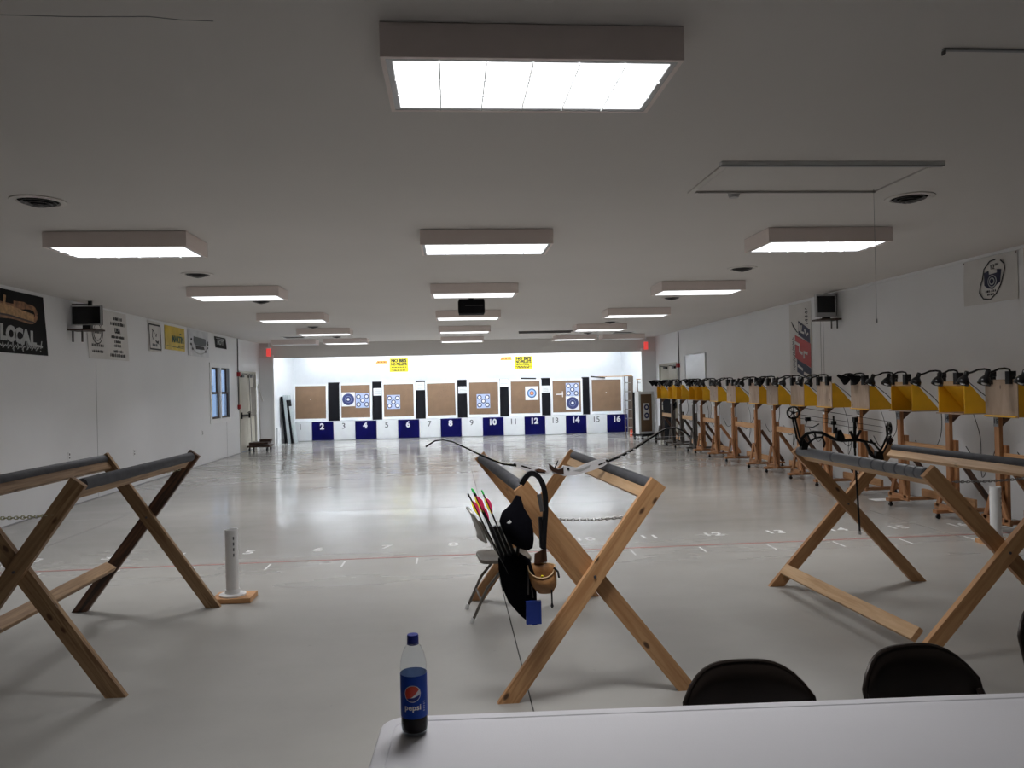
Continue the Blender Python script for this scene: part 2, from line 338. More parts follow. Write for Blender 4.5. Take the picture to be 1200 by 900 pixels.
# ================================================================ THE ROOM
XL, XR, ZC = -5.84, 6.56, 3.17
Y0, YH, YB = -7.0, 24.0, 27.5       # rear, header, far wall
AL, AR = -5.50, 6.24                # alcove side walls
T = 0.12
fl = structure(MB().box(XL-T, XR+T, Y0-T, YB+T, -0.20, -0.006).build('floor', M_DARKSEAM))
gx = [XL-T, -4.57, 0.393, 5.30, XR+T]; gy = [Y0-T, 4.6-4.3, 10.83, 18.4, YB+T]; g = 0.004
for i in range(4):
    for j in range(4):
        MB().box(gx[i]+g, gx[i+1]-g, gy[j]+g*.5, gy[j+1]-g*.5, -0.0059, 0.0).build('slab', M_FLOOR, fl)
# lane marks painted on the floor
BX0, BW = -5.371, 0.7152
MB().box(XL+.1, XR-.1, 7.715, 7.745, 0.0, 0.0012).build('shooting_line', M_REDLINE, fl)
tickm = MB().box(-.009, .009, 0, .25, 0, .0012).mesh('lane_tick', M_FLOORW)
for i in range(0, 17):
    o = link(bpy.data.objects.new('lane_tick', tickm), fl); o.location = (BX0+i*BW, 7.40, 0); o.rotation_euler = (0, 0, random.uniform(-.03, .03))
for i in range(16):
    text('lane_number', str(i+1), 0.24, basis((BX0+(i+.5)*BW, 8.25, 0.0008), (1, 0, 0), (0, 1, 0)), M_FLOORW, fl, extrude=0.0006, offset=0.004)
ceil = structure(MB().box(XL-T, XR+T, Y0-T, YB+T, ZC, ZC+.1).build('ceiling', M_CEIL))
for a, b in (((-1.70, 3.095), (-1.15, 3.09)), ((-1.15, 3.09), (-.909, 3.12))):    # cracked paint in the ceiling
    MB().tube([(a[0], a[1], ZC-.001), ((a[0]+b[0])/2, (a[1]+b[1])/2+.01, ZC-.001), (b[0], b[1], ZC-.001)], .0016, 4).build('paint_crack', M_WIRE, ceil)
# left wall with a window opening and a doorway
WY0, WY1, WZ0, WZ1 = 19.22, 20.72, 1.04, 2.32
DY0, DY1, DZ = 21.75, 23.45, 2.22
mb = MB(); x0, x1 = XL-T, XL
mb.box(x0, x1, Y0, WY0, 0, ZC); mb.box(x0, x1, WY0, WY1, 0, WZ0); mb.box(x0, x1, WY0, WY1, WZ1, ZC)
mb.box(x0, x1, WY1, DY0, 0, ZC); mb.box(x0, x1, DY0, DY1, DZ, ZC); mb.box(x0, x1, DY1, YB, 0, ZC)
wl = structure(mb.build('wall_left', M_WALL))
for y, z0, z1 in ((13.15, 0, 2.25), (20.47, 0, .95)):
    MB().box(XL, XL+.0025, y-.003, y+.003, z0, z1).build('panel_seam', M_WIRE, wl)
mb = MB(); x0, x1 = XR, XR+T; RY0, RY1 = 21.75, 23.5
mb.box(x0, x1, Y0, RY0, 0, ZC); mb.box(x0, x1, RY0, RY1, DZ, ZC); mb.box(x0, x1, RY1, YB, 0, ZC)
wr = structure(mb.build('wall_right', M_WALL))
for y in (12.95, 13.05):
    MB().box(XR-.004, XR, y-.004, y+.004, 0, ZC-.04).build('panel_seam', M_WIRE, wr)
structure(MB().box(XL-T, XR+T, Y0-T, Y0, 0, ZC).build('wall_rear', M_WALL))
structure(MB().box(XL-T, XR+T, YB, YB+T, 0, ZC).build('wall_far', M_WHITE))
structure(MB().box(XL, AL, YH+.1, YB, 0, ZC).build('wall_alcove_left', M_WHITE))
structure(MB().box(AR, XR, YH+.1, YB, 0, ZC).build('wall_alcove_right', M_WHITE))
hd = structure(MB().box(XL, XR, YH, YH+.1, 2.71, ZC).build('trim_1', M_CEIL))
structure(MB().box(XL, AL+.05, YH-.02, YH+.12, 0, 2.71).build('trim_2', M_WALL))
structure(MB().box(AR-.10, XR, YH-.02, YH+.12, 0, 2.71).build('trim_3', M_WALL))
# steel cased jamb edges of the opening
structure(MB().box(AL+.0501, AL+.10, YH-.06, YH+.12, 0, 2.80).build('trim_4', M_TRIM))
structure(MB().box(AR-.15, AR-.1001, YH-.06, YH+.12, 0, 2.80).build('trim_5', M_TRIM))
structure(MB().box(XL, XL+.015, Y0, DY0, 0, .012).build('baseboard_left', M_WIRE))
# crown strip on the right wall
structure(MB().box(XR-.03, XR, 2, 21.5, ZC-.035, ZC).build('trim_6', M_WALL))

# window: casing, two double-hung units
wn = structure(MB().box(XL-.02, XL+.02, WY0-.12, WY1+.12, WZ1, WZ1+.11).box(XL-.02, XL+.02, WY0-.12, WY1+.12, WZ0-.11, WZ0)
               .box(XL-.02, XL+.02, WY0-.12, WY0, WZ0, WZ1).box(XL-.02, XL+.02, WY1, WY1+.12, WZ0, WZ1).build('window_1', M_TRIM))
ym = (WY0+WY1)/2
MB().box(XL-.10, XL+.015, ym-.05, ym+.05, WZ0, WZ1).build('mullion', M_TRIM, wn)
for a, b in ((WY0, ym-.05), (ym+.05, WY1)):
    zm = (WZ0+WZ1)/2
    for k, (z0, z1) in enumerate(((WZ0, zm+.02), (zm-.02, WZ1))):
        xo = XL-.055 - .03*k
        s = MB().box(xo, xo+.028, a, a+.05, z0, z1).box(xo, xo+.028, b-.05, b, z0, z1).box(xo, xo+.028, a+.05, b-.05, z0, z0+.05).box(xo, xo+.028, a+.05, b-.05, z1-.05, z1).build('sash', M_DKBROWN, wn)
        MB().box(xo+.010, xo+.016, a+.05, b-.05, z0+.05, z1-.05).build('pane', M_GLASS, s)
# doors
def make_door(name, x, s, y0, y1, mirror):
    """double metal door in the wall at x; s = +1 faces +X"""
    m = MB()
    m.box(*sorted((x-s*.05, x+s*.02)), y0-.06, y0, 0, DZ+.06); m.box(*sorted((x-s*.05, x+s*.02)), y1, y1+.06, 0, DZ+.06); m.box(*sorted((x-s*.05, x+s*.02)), y0, y1, DZ, DZ+.06)
    d = structure(m.build(name, M_BEIGE)); ym = (y0+y1)/2
    for a, b in ((y0, ym-.004), (ym+.004, y1)):
        lf = MB().box(*sorted((x-s*.06, x-s*.015)), a+.004, b-.004, .01, DZ-.004).build('door_leaf', M_BEIGE, d)
        MB().box(*sorted((x-s*.015, x+s*.05)), a+.12, b-.12, 1.0, 1.05).box(*sorted((x-s*.015, x+s*.03)), (a+.1), (a+.16), .94, 1.12).build('panic_bar', M_BLACK, lf)
        MB().box(*sorted((x-s*.015, x+s*.05)), a+.1, a+.34, DZ-.12, DZ-.05).tube([(x+s*.03, a+.2, DZ-.05), (x+s*.09, a+.45, DZ-.03)], .01, 6).build('door_closer', M_BLACK, lf)
    return d
make_door('door_1', XL, 1, DY0, DY1, False)
make_door('door_2', XR, -1, RY0, RY1, True)

# ================================================================ CEILING LIGHTS
S = (ZC-1.692)/(3.1321-1.692)
FW, FD, FH = 1.22*S, 0.60*S, 0.1395*S
rows = [3.0192*S, 6.9678*S, 10.6171*S, 14.3392*S, 17.9798*S, 21.7181*S]
colx = {'L': -2.9143*S, 'C': 0.3623*S, 'R': 3.6287*S}
hous = MB()
for (a, b, c, d) in ((-FW/2, FW/2, 0, .02), (-FW/2, FW/2, FD-.02, FD), (-FW/2, -FW/2+.02, .02, FD-.02), (FW/2-.02, FW/2, .02, FD-.02)): hous.box(a, b, c, d, -FH, -.004)
hous.box(-FW/2+.02, FW/2-.02, .02, FD-.02, -.03, -.004)
hous_m = hous.mesh('housing', M_HOUSING)
IN = 0.042
fr = MB()
for (a, b, c, d) in ((-FW/2+.02, FW/2-.02, .02, .02+IN-.018), (-FW/2+.02, FW/2-.02, FD-.02-IN+.018, FD-.02), (-FW/2+.02, -FW/2+.02+IN-.018, IN+.002, FD-IN-.002), (FW/2-.02-IN+.018, FW/2-.02, IN+.002, FD-IN-.002)): fr.box(a, b, c, d, -FH+.002, -FH+.014)
fr_m = fr.mesh('door_frame', M_SILVER)
PX0, PX1, PY0, PY1 = -FW/2+IN+.002, FW/2-IN-.002, IN+.002, FD-IN-.002
cw, cd = (PX1-PX0)/6, (PY1-PY0)/3
cell_m = MB().box(.0032, cw-.0032, .006, cd-.006, -FH+.004, -FH+.010).mesh('diffuser_cell', M_EMIT)
pan_m = MB().box(PX0, PX1, PY0, PY1, -FH+.004, -FH+.010).mesh('diffuser', M_EMIT)
pan_off = MB().box(PX0, PX1, PY0, PY1, -FH+.004, -FH+.010).mesh('diffuser', M_DIFF_OFF)
back_m = MB().box(PX0, PX1, PY0, PY1, -FH+.0105, -FH+.012).mesh('diffuser_backing', M_GALV)
ribx_m = MB().box(-.002, .002, PY0, PY1, -FH-.009, -FH-.004).mesh('lens_rib', M_LETTERG); riby_m = MB().box(PX0, PX1, -.002, .002, -FH-.009, -FH-.004).mesh('lens_rib', M_LETTERG)
ords = ['nearest', 'second nearest', 'third', 'fourth', 'fifth', 'sixth']
far_ord = ['sixth', 'fifth', 'fourth', 'third', 'second', 'first']
colname = {'L': 'row on the banner wall side', 'C': 'middle row', 'R': 'row on the lamp stand side'}
def fixture(x, y, label, lit=True, cells=False, z=ZC):
    t = thing('ceiling_light', (x, y, z), label, 'ceiling light', 'fluorescent box lights on the ceiling')
    link(bpy.data.objects.new('housing', hous_m), t); f = link(bpy.data.objects.new('door_frame', fr_m), t)
    if cells:
        link(bpy.data.objects.new('diffuser_backing', back_m), t)
        for i in range(6):
            for j in range(3):
                o = link(bpy.data.objects.new('diffuser_cell', cell_m), f); o.location = (PX0+i*cw, PY0+j*cd, 0)
        for i in range(1, 6): o = link(bpy.data.objects.new('lens_rib', ribx_m), f); o.location = (PX0+i*cw, 0, 0)
        for j in range(1, 3): o = link(bpy.data.objects.new('lens_rib', riby_m), f); o.location = (0, PY0+j*cd, 0)
    else: link(bpy.data.objects.new('diffuser', pan_m if lit else pan_off), t)
    if lit:
        ld = bpy.data.lights.new('lens_light', 'AREA'); ld.shape = 'RECTANGLE'; ld.size = PX1-PX0; ld.size_y = PY1-PY0; ld.energy = LAMP_W; ld.spread = math.radians(LAMP_SPREAD); ld.color = (0.985, 0.985, 1.0)
        lo = link(bpy.data.objects.new('lens_light', ld), t); lo.location = (0, FD/2, -FH-.003)
    return t
for k, y in enumerate(rows):
    for c in 'LCR':
        if k == 0 and c != 'C': continue
        lab = 'lit white box light, %s from the far header, %s' % (far_ord[k], colname[c])
        fixture(colx[c], y, lab, cells=(k < 2))
fixture(5.17, 22.35, 'unlit box light close to the header beside the door with the whiteboard', lit=False)
fixture(-4.47, 22.35, 'unlit box light close to the header beside the door with the window', lit=False)
# tube lights hidden behind the header: one row over the targets, one washing the far wall
for i, x in enumerate((-4.4, -2.2, 0.0, 2.2, 4.4)):
  for yy, mt, lb, gr in ((24.42, M_TUBE, 'bare tube strip light behind the header above the targets', 'strip lights above the targets'), (27.0, M_TUBE2, 'bare tube strip light close to the far wall', 'strip lights along the far wall')):
    t = thing('strip_light', (x+.37, yy, ZC), lb, 'strip light', gr)
    MB().box(-.95, .95, -.05, .05, -.06, -.002).build('strip_body', M_TRIM, t)
    for s in (-1, 1): MB().tube([(-.9, s*.035, -.085), (.9, s*.035, -.085)], .016, 8).build('tube', mt, t)
    for s in (-1, 1): MB().box(*sorted((s*.95, s*.92)), -.05, .05, -.11, -.0605).build('end_cap', M_TRIM, t)

# round air diffusers
def vent(x, y, label):
    t = thing('air_vent', (x, y, ZC), label, 'vent', 'round ceiling vents')
    MB().lathe([(.14, 0), (.19, -.001), (.19, -.008), (.15, -.014), (.14, 0)], 28).build('flange', M_CEIL, t, True)
    MB().lathe([(.001, -.002), (.14, -.002)], 28).build('dark_throat', M_BLACKM, t)
    for r, z in ((.125, -.018), (.095, -.028), (.065, -.038)):
        MB().lathe([(r, z), (r-.022, z+.013), (r-.024, z+.013), (r-.004, z-.002), (r, z)], 24).build('cone_ring', M_GALV, t, True)
    MB().lathe([(.035, -.038), (.02, -.05), (.001, -.052)], 16).build('centre_cone', M_GALV, t, True)
vn = [(-3.07, 6.03), (-3.106, 9.77), (-3.05, 12.75), (-3.128, 17.9), (-3.1, 21.4), (3.796, 5.99), (3.846, 9.73), (3.866, 13.0), (3.817, 17.9), (3.93, 21.5)]
nm = ['round black ceiling vent, %s from the %s banner wall light' % (a, b) for a, b in (('just ahead', 'fifth'), ('just past', 'fifth'), ('just past', 'fourth'), ('just ahead', 'second'), ('just ahead', 'first'))]
nm = ['round dark vent over the black banner side, before the light nearest the banner', 'round dark vent between the two banner-side lights farthest from the header', 'small dark vent right behind the fourth light from the header, banner side',
      'small dark vent in front of the second light from the header, banner side', 'small dark vent in front of the first light from the header, banner side',
      'round dark vent beside the attic hatch', 'round dark vent between the attic hatch and the lamp stands light beyond', 'small dark vent right behind the fourth light from the header, lamp stand side',
      'small dark vent in front of the second light from the header, lamp stand side', 'small dark vent in front of the first light from the header, lamp stand side']
for (x, y), l in zip(vn, nm): vent(x, y, l)
for x, y, l in ((4.99, 21.7, 'flat square ceiling grille by the unlit light near the whiteboard'), (-4.27, 21.5, 'flat square ceiling grille by the unlit light near the window')):
    t = thing('ceiling_grille', (x, y, ZC), l, 'vent', 'square ceiling grilles')
    MB().box(-.3, .3, -.3, -.27, -.01, 0).box(-.3, .3, .27, .3, -.01, 0).box(-.3, -.27, -.27, .27, -.01, 0).box(.27, .3, -.27, .27, -.01, 0).build('grille_frame', M_TRIM, t)
    for k in range(8): MB().box(-.27, .27, -.26+k*.066, -.23+k*.066, -.008, -.002).build('slat', M_GALV, t)
# attic hatch
t = thing('attic_hatch', (2.62, 5.40, ZC), 'rectangular attic hatch panel in the ceiling with a pull cord', 'hatch')
MB().box(-.69, .74, -.36, .36, -.006, -.0005).build('hatch_panel', M_CEIL, t)
MB().box(-.77, .81, -.40, -.36, -.022, -.0005).build('frame_strip', M_TRIM, t); MB().box(-.70, .75, .36, .385, -.020, -.0005).build('frame_strip', M_CEIL, t)
MB().box(-.745, -.70, -.355, .42, -.012, -.0005).build('frame_strip', M_CEIL, t); MB().box(.75, .775, -.30, .385, -.014, -.0005).build('frame_strip', M_CEIL, t)
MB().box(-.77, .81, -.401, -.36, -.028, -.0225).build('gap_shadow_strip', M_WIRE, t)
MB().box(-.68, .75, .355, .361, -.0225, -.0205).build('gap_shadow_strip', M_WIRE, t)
MB().tube([(.70, .30, -.005), (.70, .30, -1.02)], .0016, 6).tube([(.70, .30, -1.02), (.70, .30, -1.05)], .006, 6).build('pull_cord', M_WIRE, t)
t = thing('smoke_detector', (2.25, 5.83, ZC), 'small grey sensor on the ceiling beside the attic hatch', 'detector')
MB().lathe([(.001, -.04), (.035, -.04), (.045, -.02), (.045, 0)], 20).build('sensor_body', M_SILVER, t, True); MB().lathe([(.05, -.006), (.055, -.004), (.055, 0), (.001, 0)], 20).build('sensor_plate', M_TRIM, t, True)
t = thing('ceiling_rail', (2.25, 3.275, ZC), 'thin grey metal rail screwed to the ceiling near the first light', 'rail')
MB().box(0, 1.0, -.009, .009, -.010, -.001).build('rail_bar', M_WIRE, t); MB().box(0, .006, -.012, .012, -.028, -.0105).build('rail_end', M_GALV, t)
t = thing('ceiling_track', (1.87, 20.6, ZC), 'pair of thin tracks on the far ceiling before the header', 'rail')
MB().box(0, 1.55, -.02, .0, -.03, -.001).build('track_bar', M_GALV, t); MB().box(0.05, 1.5, .45, .47, -.03, -.001).build('track_bar', M_GALV, t)
# black box hung from the ceiling
t = thing('ceiling_projector', (0.36, 12.2, ZC), 'black box projector hung between the middle row lights', 'projector')
MB().box(-.20, .20, -.14, .14, -.32, -.09).build('projector_body', M_BLACKM, t); MB().box(-.04, .04, -.04, .04, -.09, -.001).build('mount', M_BLACK, t)
MB().box(-.1, .18, -.146, -.1405, -.20, -.19).build('vent_slot', M_GALV, t)
for s in (-1, 1): MB().box(s*.2005, s*.212, -.05, .05, -.30, -.11).build('side_bracket', M_BLACK, t) if s > 0 else MB().box(-.212, -.2005, -.05, .05, -.30, -.11).build('side_bracket', M_BLACK, t)
# exit signs on the opening's corners
for x, l in ((-5.52, 'small red exit light on the opening corner beside the window wall'), (6.22, 'small red exit light on the opening corner beside the lamp stands')):
    t = thing('exit_light', (x, YH-.14, 2.76), l, 'exit sign', 'red exit lights')
    MB().box(-.06, .06, -.03, .03, 0, .24).build('red_face', M_EXIT, t); MB().box(-.075, .075, -.02, .06, .24, .28).build('sign_cap', M_TRIM, t); MB().tube([(0, .02, .28), (0, .02, ZC-2.76-.002)], .02, 8).build('stem', M_TRIM, t)
    MB().box(-.03, .03, .03, .079, .05, .2).build('back_mount', M_TRIM, t)

# ================================================================ TARGET LINE
pl = thing('target_platform', (0, 26.02, 0), 'long low platform of white and navy panels numbered 1 to 16', 'platform')
for i in range(16):
    p = MB().box(BX0+i*BW+.006, BX0+(i+1)*BW-.006, 0, .03, .015, .635).build('front_panel', M_NAVY if i % 2 else M_WHITE, pl)
    text('panel_number', str(i+1), 0.27, front(BX0+(i+.5)*BW + (-.02), -.002, .47), M_PAPER if i % 2 else M_INKGREY, p, extrude=0.0015, offset=0.012 if i % 2 else 0.002)
MB().box(BX0, BX0+16*BW, .031, .9, .60, .64).build('platform_top', M_WHITE, pl); MB().box(BX0, BX0+16*BW, .031, .06, .0, .60).build('platform_frame', M_WHITE, pl)
bpos = [(-5.278, -4.149), (-3.752, -2.668), (-2.325, -1.203), (-.856, .217), (.567, 1.68), (2.003, 3.125), (3.452, 4.554), (4.823, 5.965)]
seen = ['blank', 'navy spot beside five-spot', 'one five-spot off centre', 'blank, pocked with holes', 'one central five-spot', 'holding the orange bullseye', 'five-spot over navy spot', 'blank']
BT = []
for i, (a, b) in enumerate(bpos):
    w, z0, z1 = b-a, .655, 1.90
    t = thing('target_butt', ((a+b)/2, 26.20, z0), 'brown board in white frame above panels %s and %s, %s' % (NW[2*i+1], NW[2*i+2], seen[i]), 'target board', 'target boards on the platform')
    t.rotation_euler = (-.03, random.uniform(-.008, .008), 0); h = z1-z0; fw, fb = .058, .085
    MB().box(-w/2, -w/2+fw, -.02, .10, 0, h).build('frame_side', M_WHITE, t); MB().box(w/2-fw, w/2, -.02, .10, 0, h).build('frame_side', M_WHITE, t)
    MB().box(-w/2+fw, w/2-fw, -.02, .10, 0, fb).build('frame_rail', M_WHITE, t); MB().box(-w/2+fw, w/2-fw, -.02, .10, h-fw, h).build('frame_rail', M_WHITE, t)
    f = MB().box(-w/2+fw, w/2-fw, .0, .09, fb, h-fw).build('face', M_CORK, t); BT.append(t)
    if i in (2, 3, 4):
        mb = MB()
        for k in range(26 if i == 3 else 12):
            x, z = random.uniform(-.1 if i == 3 else -.35, .40), random.uniform(.72, 1.1); r = random.uniform(.005, .011)
            mb.add([(x+r*math.cos(q*PI/3), -.0015, z+r*math.sin(q*PI/3)) for q in range(6)], [(5, 4, 3, 2, 1, 0)])
        o = mb.build('arrow_holes', M_HOLE, f); o['kind'] = 'stuff'
    elif i in (0, 6, 7): MB().box(-.02, .012, -.002, -.0005, .73, .75).build('bare_spot', M_PAPER, f)
# black dividers between the boards
for i in range(7):
    a, b = bpos[i][1]+.012, bpos[i+1][0]-.012
    t = MB().box(-(b-a)/2, (b-a)/2, 0, .10, 0, 1.30).build('black_divider', M_BLACKM); t.location = ((a+b)/2, 26.26, .645); t.rotation_euler = (-.03, 0, 0)
    tag(t, 'tall black foam divider standing above the joint of panels %s and %s' % (NW[2*i+2], NW[2*i+3]), 'divider', 'black dividers between target boards')
for x0, z1, x1, z0, d in ((-2.619, 1.72, -2.339, 1.468, 4), (-1.181, 1.891, -.883, 1.623, 6), (.263, 1.714, .564, 1.474, 8), (1.70, 1.94, 1.987, 1.676, 10), (3.138, 1.679, 3.429, 1.437, 12)):
    t = thing('notice_card', ((x0+x1)/2, 26.258+(z0-.645)*.03, z0), 'white printed notice card on the black divider above panel %s' % NW[d], 'notice', 'notice cards on the dividers'); w, h = x1-x0, z1-z0; t.rotation_euler = (-.03, 0, 0)
    MB().box(-w/2, w/2, -.004, 0, 0, h).build('card', M_PAPER, t)
    for k in range(4):
        q = random.uniform(.55, .85)*w/2; MB().box(-q, q, -.0055, -.0042, h*.2+k*h*.18, h*.2+k*h*.18+h*.05).build('print_line', M_LETTERG, t)
# target sheets
def sheet(kind, x0, z1, x1, z0, label):
    t = thing('target_sheet', ((x0+x1)/2, 26.1960+((z0+z1)/2-.655)*.03, (z0+z1)/2), label, 'target', 'paper targets'); t.rotation_euler = (-.03, 0, 0); w, h = x1-x0, z1-z0
    def d(name, r, m, cx=0, cz=0, lay=1): decal(name, ell(r, r, cx, cz, 28), basis((0, -.0015*lay, 0), (1, 0, 0), (0, 0, 1)), m, t, .0014)
    if kind == 'five':
        MB().box(-w/2, w/2, 0, .003, -h/2, h/2).build('paper', M_TPALE, t)
        for cx, cz in ((-.29, .29), (.29, .29), (0, 0), (-.29, -.29), (.29, -.29)):
            d('spot_ring', .175*w, M_TNAVY, cx*w, cz*w); d('spot_centre', .105*w, M_PAPER, cx*w, cz*w, 2)
    elif kind == 'one':
        MB().box(-w/2, w/2, 0, .003, -h/2, h/2).build('paper', M_PAPER, t); d('spot_ring', .45*w, M_TNAVY); 
        d('thin_ring', .24*w, M_TPALE, 0, 0, 2); d('spot_ring', .228*w, M_TNAVY, 0, 0, 3); d('spot_centre', .10*w, M_PAPER, 0, 0, 4)
    else:
        MB().box(-w/2, w/2, 0, .003, -h/2, h/2).build('paper', M_PAPER, t)
        for r, m, l in ((.36, M_TNAVY, 1), (.30, M_TBLUE, 2), (.24, M_TPALE, 3), (.165, M_TNAVY, 4), (.13, M_TRED, 5), (.06, M_TGOLD, 6)): d('score_ring', r*w, m, 0, 0, l)
sheet('one', -3.682, 1.60, -3.237, 1.127, 'single navy spot target sheet beside the five-spot above panel three')
sheet('five', -3.213, 1.56, -2.753, 1.07, 'pale blue five-spot target sheet beside the navy spot above panel four')
sheet('five', -2.171, 1.478, -1.721, 1.003, 'pale blue five-spot target sheet alone above panel five')
sheet('five', .885, 1.437, 1.343, .957, 'pale blue five-spot target sheet with torn corners above panel ten')
sheet('ring', 2.566, 1.663, 3.014, 1.196, 'white target sheet with blue rings and an orange gold centre')
sheet('five', 3.978, 1.749, 4.430, 1.300, 'pale blue five-spot target sheet above the navy spot over panel fourteen')
sheet('one', 3.968, 1.295, 4.435, .822, 'single navy spot target sheet under the five-spot over panel fourteen')
t = thing('tape_cross', (3.86, 26.219, 1.37), 'white tape cross on the board above panel thirteen', 'tape')
MB().box(-.22, .02, -.004, 0, -.015, .015).build('tape_strip', M_PAPER, t); MB().box(-.012, .012, -.004, 0, .016, .10).box(-.012, .012, -.004, 0, -.10, -.016).build('tape_strip', M_PAPER, t)
# odd sticks lying on the top edges
tag(MB().tube([(2.42, 26.24, 1.945), (2.95, 26.26, 1.93)], .025, 6).build('black_stick', M_BLACK), 'short black stick on top of the board above panel twelve', 'stick')
tag(MB().tube([(4.85, 26.2, 1.96), (5.35, 26.14, 1.90)], .022, 6).build('black_stick', M_BLACK), 'black stick slanting over the board above panel fifteen', 'stick')
tag(MB().box(4.9, 6.05, 26.30, 26.36, 1.93, 1.96).build('top_lath', W_FIRP), 'pale wooden lath along the top of the last board', 'lath')

# back wall notices
for x0, x1, z0, z1, l in ((-2.145, -1.495, 2.29, 2.77, 'yellow safety sign on the far wall above panel five'), (2.331, 2.972, 2.304, 2.76, 'yellow safety sign on the far wall above panel twelve')):
    t = thing('safety_sign', ((x0+x1)/2, YB-.001, z0), l, 'sign', 'yellow safety signs'); w, h = x1-x0, z1-z0
    MB().box(-w/2, w/2, -.012, -.002, 0, h).build('sign_plate', M_SIGNY, t)
    text('lettering', "NO BB'S", .150, front(.0, -.014, h*.82), M_INK, t, offset=.009); text('lettering', 'NO PELLETS', .135, front(0, -.014, h*.56), M_INK, t, offset=.008, sx=.76)
    for k, q in ((.34, .40), (.20, .44), (.10, .36)): 
        xx = -w*q
        while xx < w*q-.03:
            ww = random.uniform(.03, .09); MB().box(xx, min(xx+ww, w*q), -.0135, -.0122, h*k-.016, h*k+.016).build('small_print', M_INK, t); xx += ww+.022
for x0, x1, z0, z1, l in ((-2.643, -2.222, 2.60, 2.70, 'small orange paper strip beside the yellow sign above panel four'), (1.805, 2.235, 2.628, 2.755, 'small orange paper strip beside the yellow sign above panel eleven')):
    t = thing('orange_notice', ((x0+x1)/2, YB-.001, z0), l, 'sign', 'orange notices'); w, h = x1-x0, z1-z0
    MB().prism([(-w/2, 0), (w/2, 0), (w*.42, h), (-w*.36, h*.9)], -.008, -.002).build('paper_strip', M_SIGNO, t)
    for k in (-1, 0, 1): MB().box(k*w*.25-.03, k*w*.25+.03, -.0095, -.0082, h*.35, h*.62).build('print_mark', M_RED, t)
# boards leaning in the alcove's left end
for x, y, w, h, dx, m, l in ((-5.36, 25.10, .16, 1.52, -.10, M_BLACKM, 'black foam slab leaning in the alcove corner by panel one'), (-5.26, 25.10, .19, 1.56, -.13, M_GREYBOARD, 'pale grey foam slab leaning next to the black slab'),
                           (-5.15, 25.10, .10, 1.40, -.14, M_BLACKM, 'narrow black slab leaning in front of panel one'), (-5.09, 25.20, .08, 1.55, -.22, M_GREYBOARD, 'thin grey slab leaning closest to panel one'), (-5.40, 24.16, .07, .55, .0, M_WHITE, 'low white board standing by the opening corner')):
    t = MB().add([(0, 0, 0), (w*.5, 0, 0), (w*.5, .5, 0), (0, .5, 0), (dx, 0, h), (dx+w*.5, 0, h), (dx+w*.5, .5, h), (dx, .5, h)], [(3, 2, 1, 0), (4, 5, 6, 7), (0, 1, 5, 4), (1, 2, 6, 5), (2, 3, 7, 6), (3, 0, 4, 7)]).build('leaning_slab', m)
    t.location = (x, y, .0); tag(t, l, 'slab')
# ladders in the right end
def ladder(x, y, l, h=1.92, lean=.12):
    t = thing('wooden_ladder', (x, y, 0), l, 'ladder', 'ladders by the opening')
    for dx in (0, .26): board('ladder_rail', (dx, 0, 0), (dx*.8+lean*.3, lean, h), .05, .03, (1, 0, 0), W_LADDER, t)
    for k in range(6):
        z = .25+k*.29; f = z/h; MB().box(.016+lean*.3*f, .25-.052*f+lean*.3*f-.012, lean*f-.022, lean*f+.022, z, z+.025).build('rung', M_STEEL, t)
    board('top_cap', (-.02+lean*.3, lean, h+.02), (.24+lean*.3, lean, h+.02), .11, .03, (0, 0, 1), W_FIRP, t)
ladder(5.66, 24.55, 'dark ladder with metal rungs leaning by panel sixteen'); ladder(6.02, 24.30, 'dark ladder with metal rungs leaning behind the rolling target', h=1.8)
t = board('brown_plank', (5.93, 24.95, .0), (6.00, 25.10, 1.93), .17, .03, (0, -1, 0), W_LADDER); tag(t, 'wide weathered brown plank leaning between the two ladders', 'plank')
t = thing('orange_cone', (5.80, 24.32, 0), 'small orange and white marker standing at the ladder foot', 'marker'); MB().lathe([(.05, 0), (.045, .12), (.03, .2), (.001, .2)], 12).build('marker_body', M_ORANGE, t, True); MB().lathe([(.049, .06), (.047, .1)], 12).build('marker_band', M_PAPER, t, True)
# rolling practice target by the right opening corner
t = thing('rolling_target', (5.80, 22.55, 0), 'narrow white framed target on casters beside the right door', 'target board', rz=.35)
MB().box(-.28, -.21, -.10, .10, .18, 1.44).build('frame_side', M_WHITE, t); MB().box(.19, .28, -.10, .10, .18, 1.44).build('frame_side', M_WHITE, t); MB().box(-.21, .19, -.10, .10, 1.36, 1.44).build('frame_rail', M_WHITE, t); MB().box(-.21, .19, -.10, .10, .18, .24).build('frame_rail', M_WHITE, t)
MB().box(-.21, .19, -.085, .0, .24, 1.36).build('face', M_CORK, t); MB().box(-.29, .29, -.26, .26, .11, .175).build('trolley_base', M_BLACK, t); MB().box(-.28, .28, .101, .22, .18, 1.42).build('dark_backing', M_BLACKM, t)
for sx in (-1, 1):
    for sy in (-1, 1): MB().tube([(sx*.24-.015, sy*.2, .05), (sx*.24+.015, sy*.2, .05)], .05, 12).box(sx*.24-.02, sx*.24+.02, sy*.2-.02, sy*.2+.02, .05, .11).build('caster', M_BLACK, t)
for z in (.97, .72):
    s = MB().box(-.11, .10, -.09, -.0855, z-.13, z+.12).build('target_strip', M_PAPER, t); decal('spot', ell(.085, .085, 0, 0), basis((0, -.091, z), (1, 0, 0), (0, 0, 1)), M_TNAVY, s, .0008); decal('spot_centre', ell(.04, .04, 0, 0), basis((0, -.092, z), (1, 0, 0), (0, 0, 1)), M_PAPER, s, .0008)
t = tag(MB().box(-.02, .02, -.42, .42, 0, 1.30).build('leaning_foam_sheet', M_BLACKM), 'large black panel standing on edge behind stand posts one and two', 'panel'); t.location = (6.47, 22.45, .0)
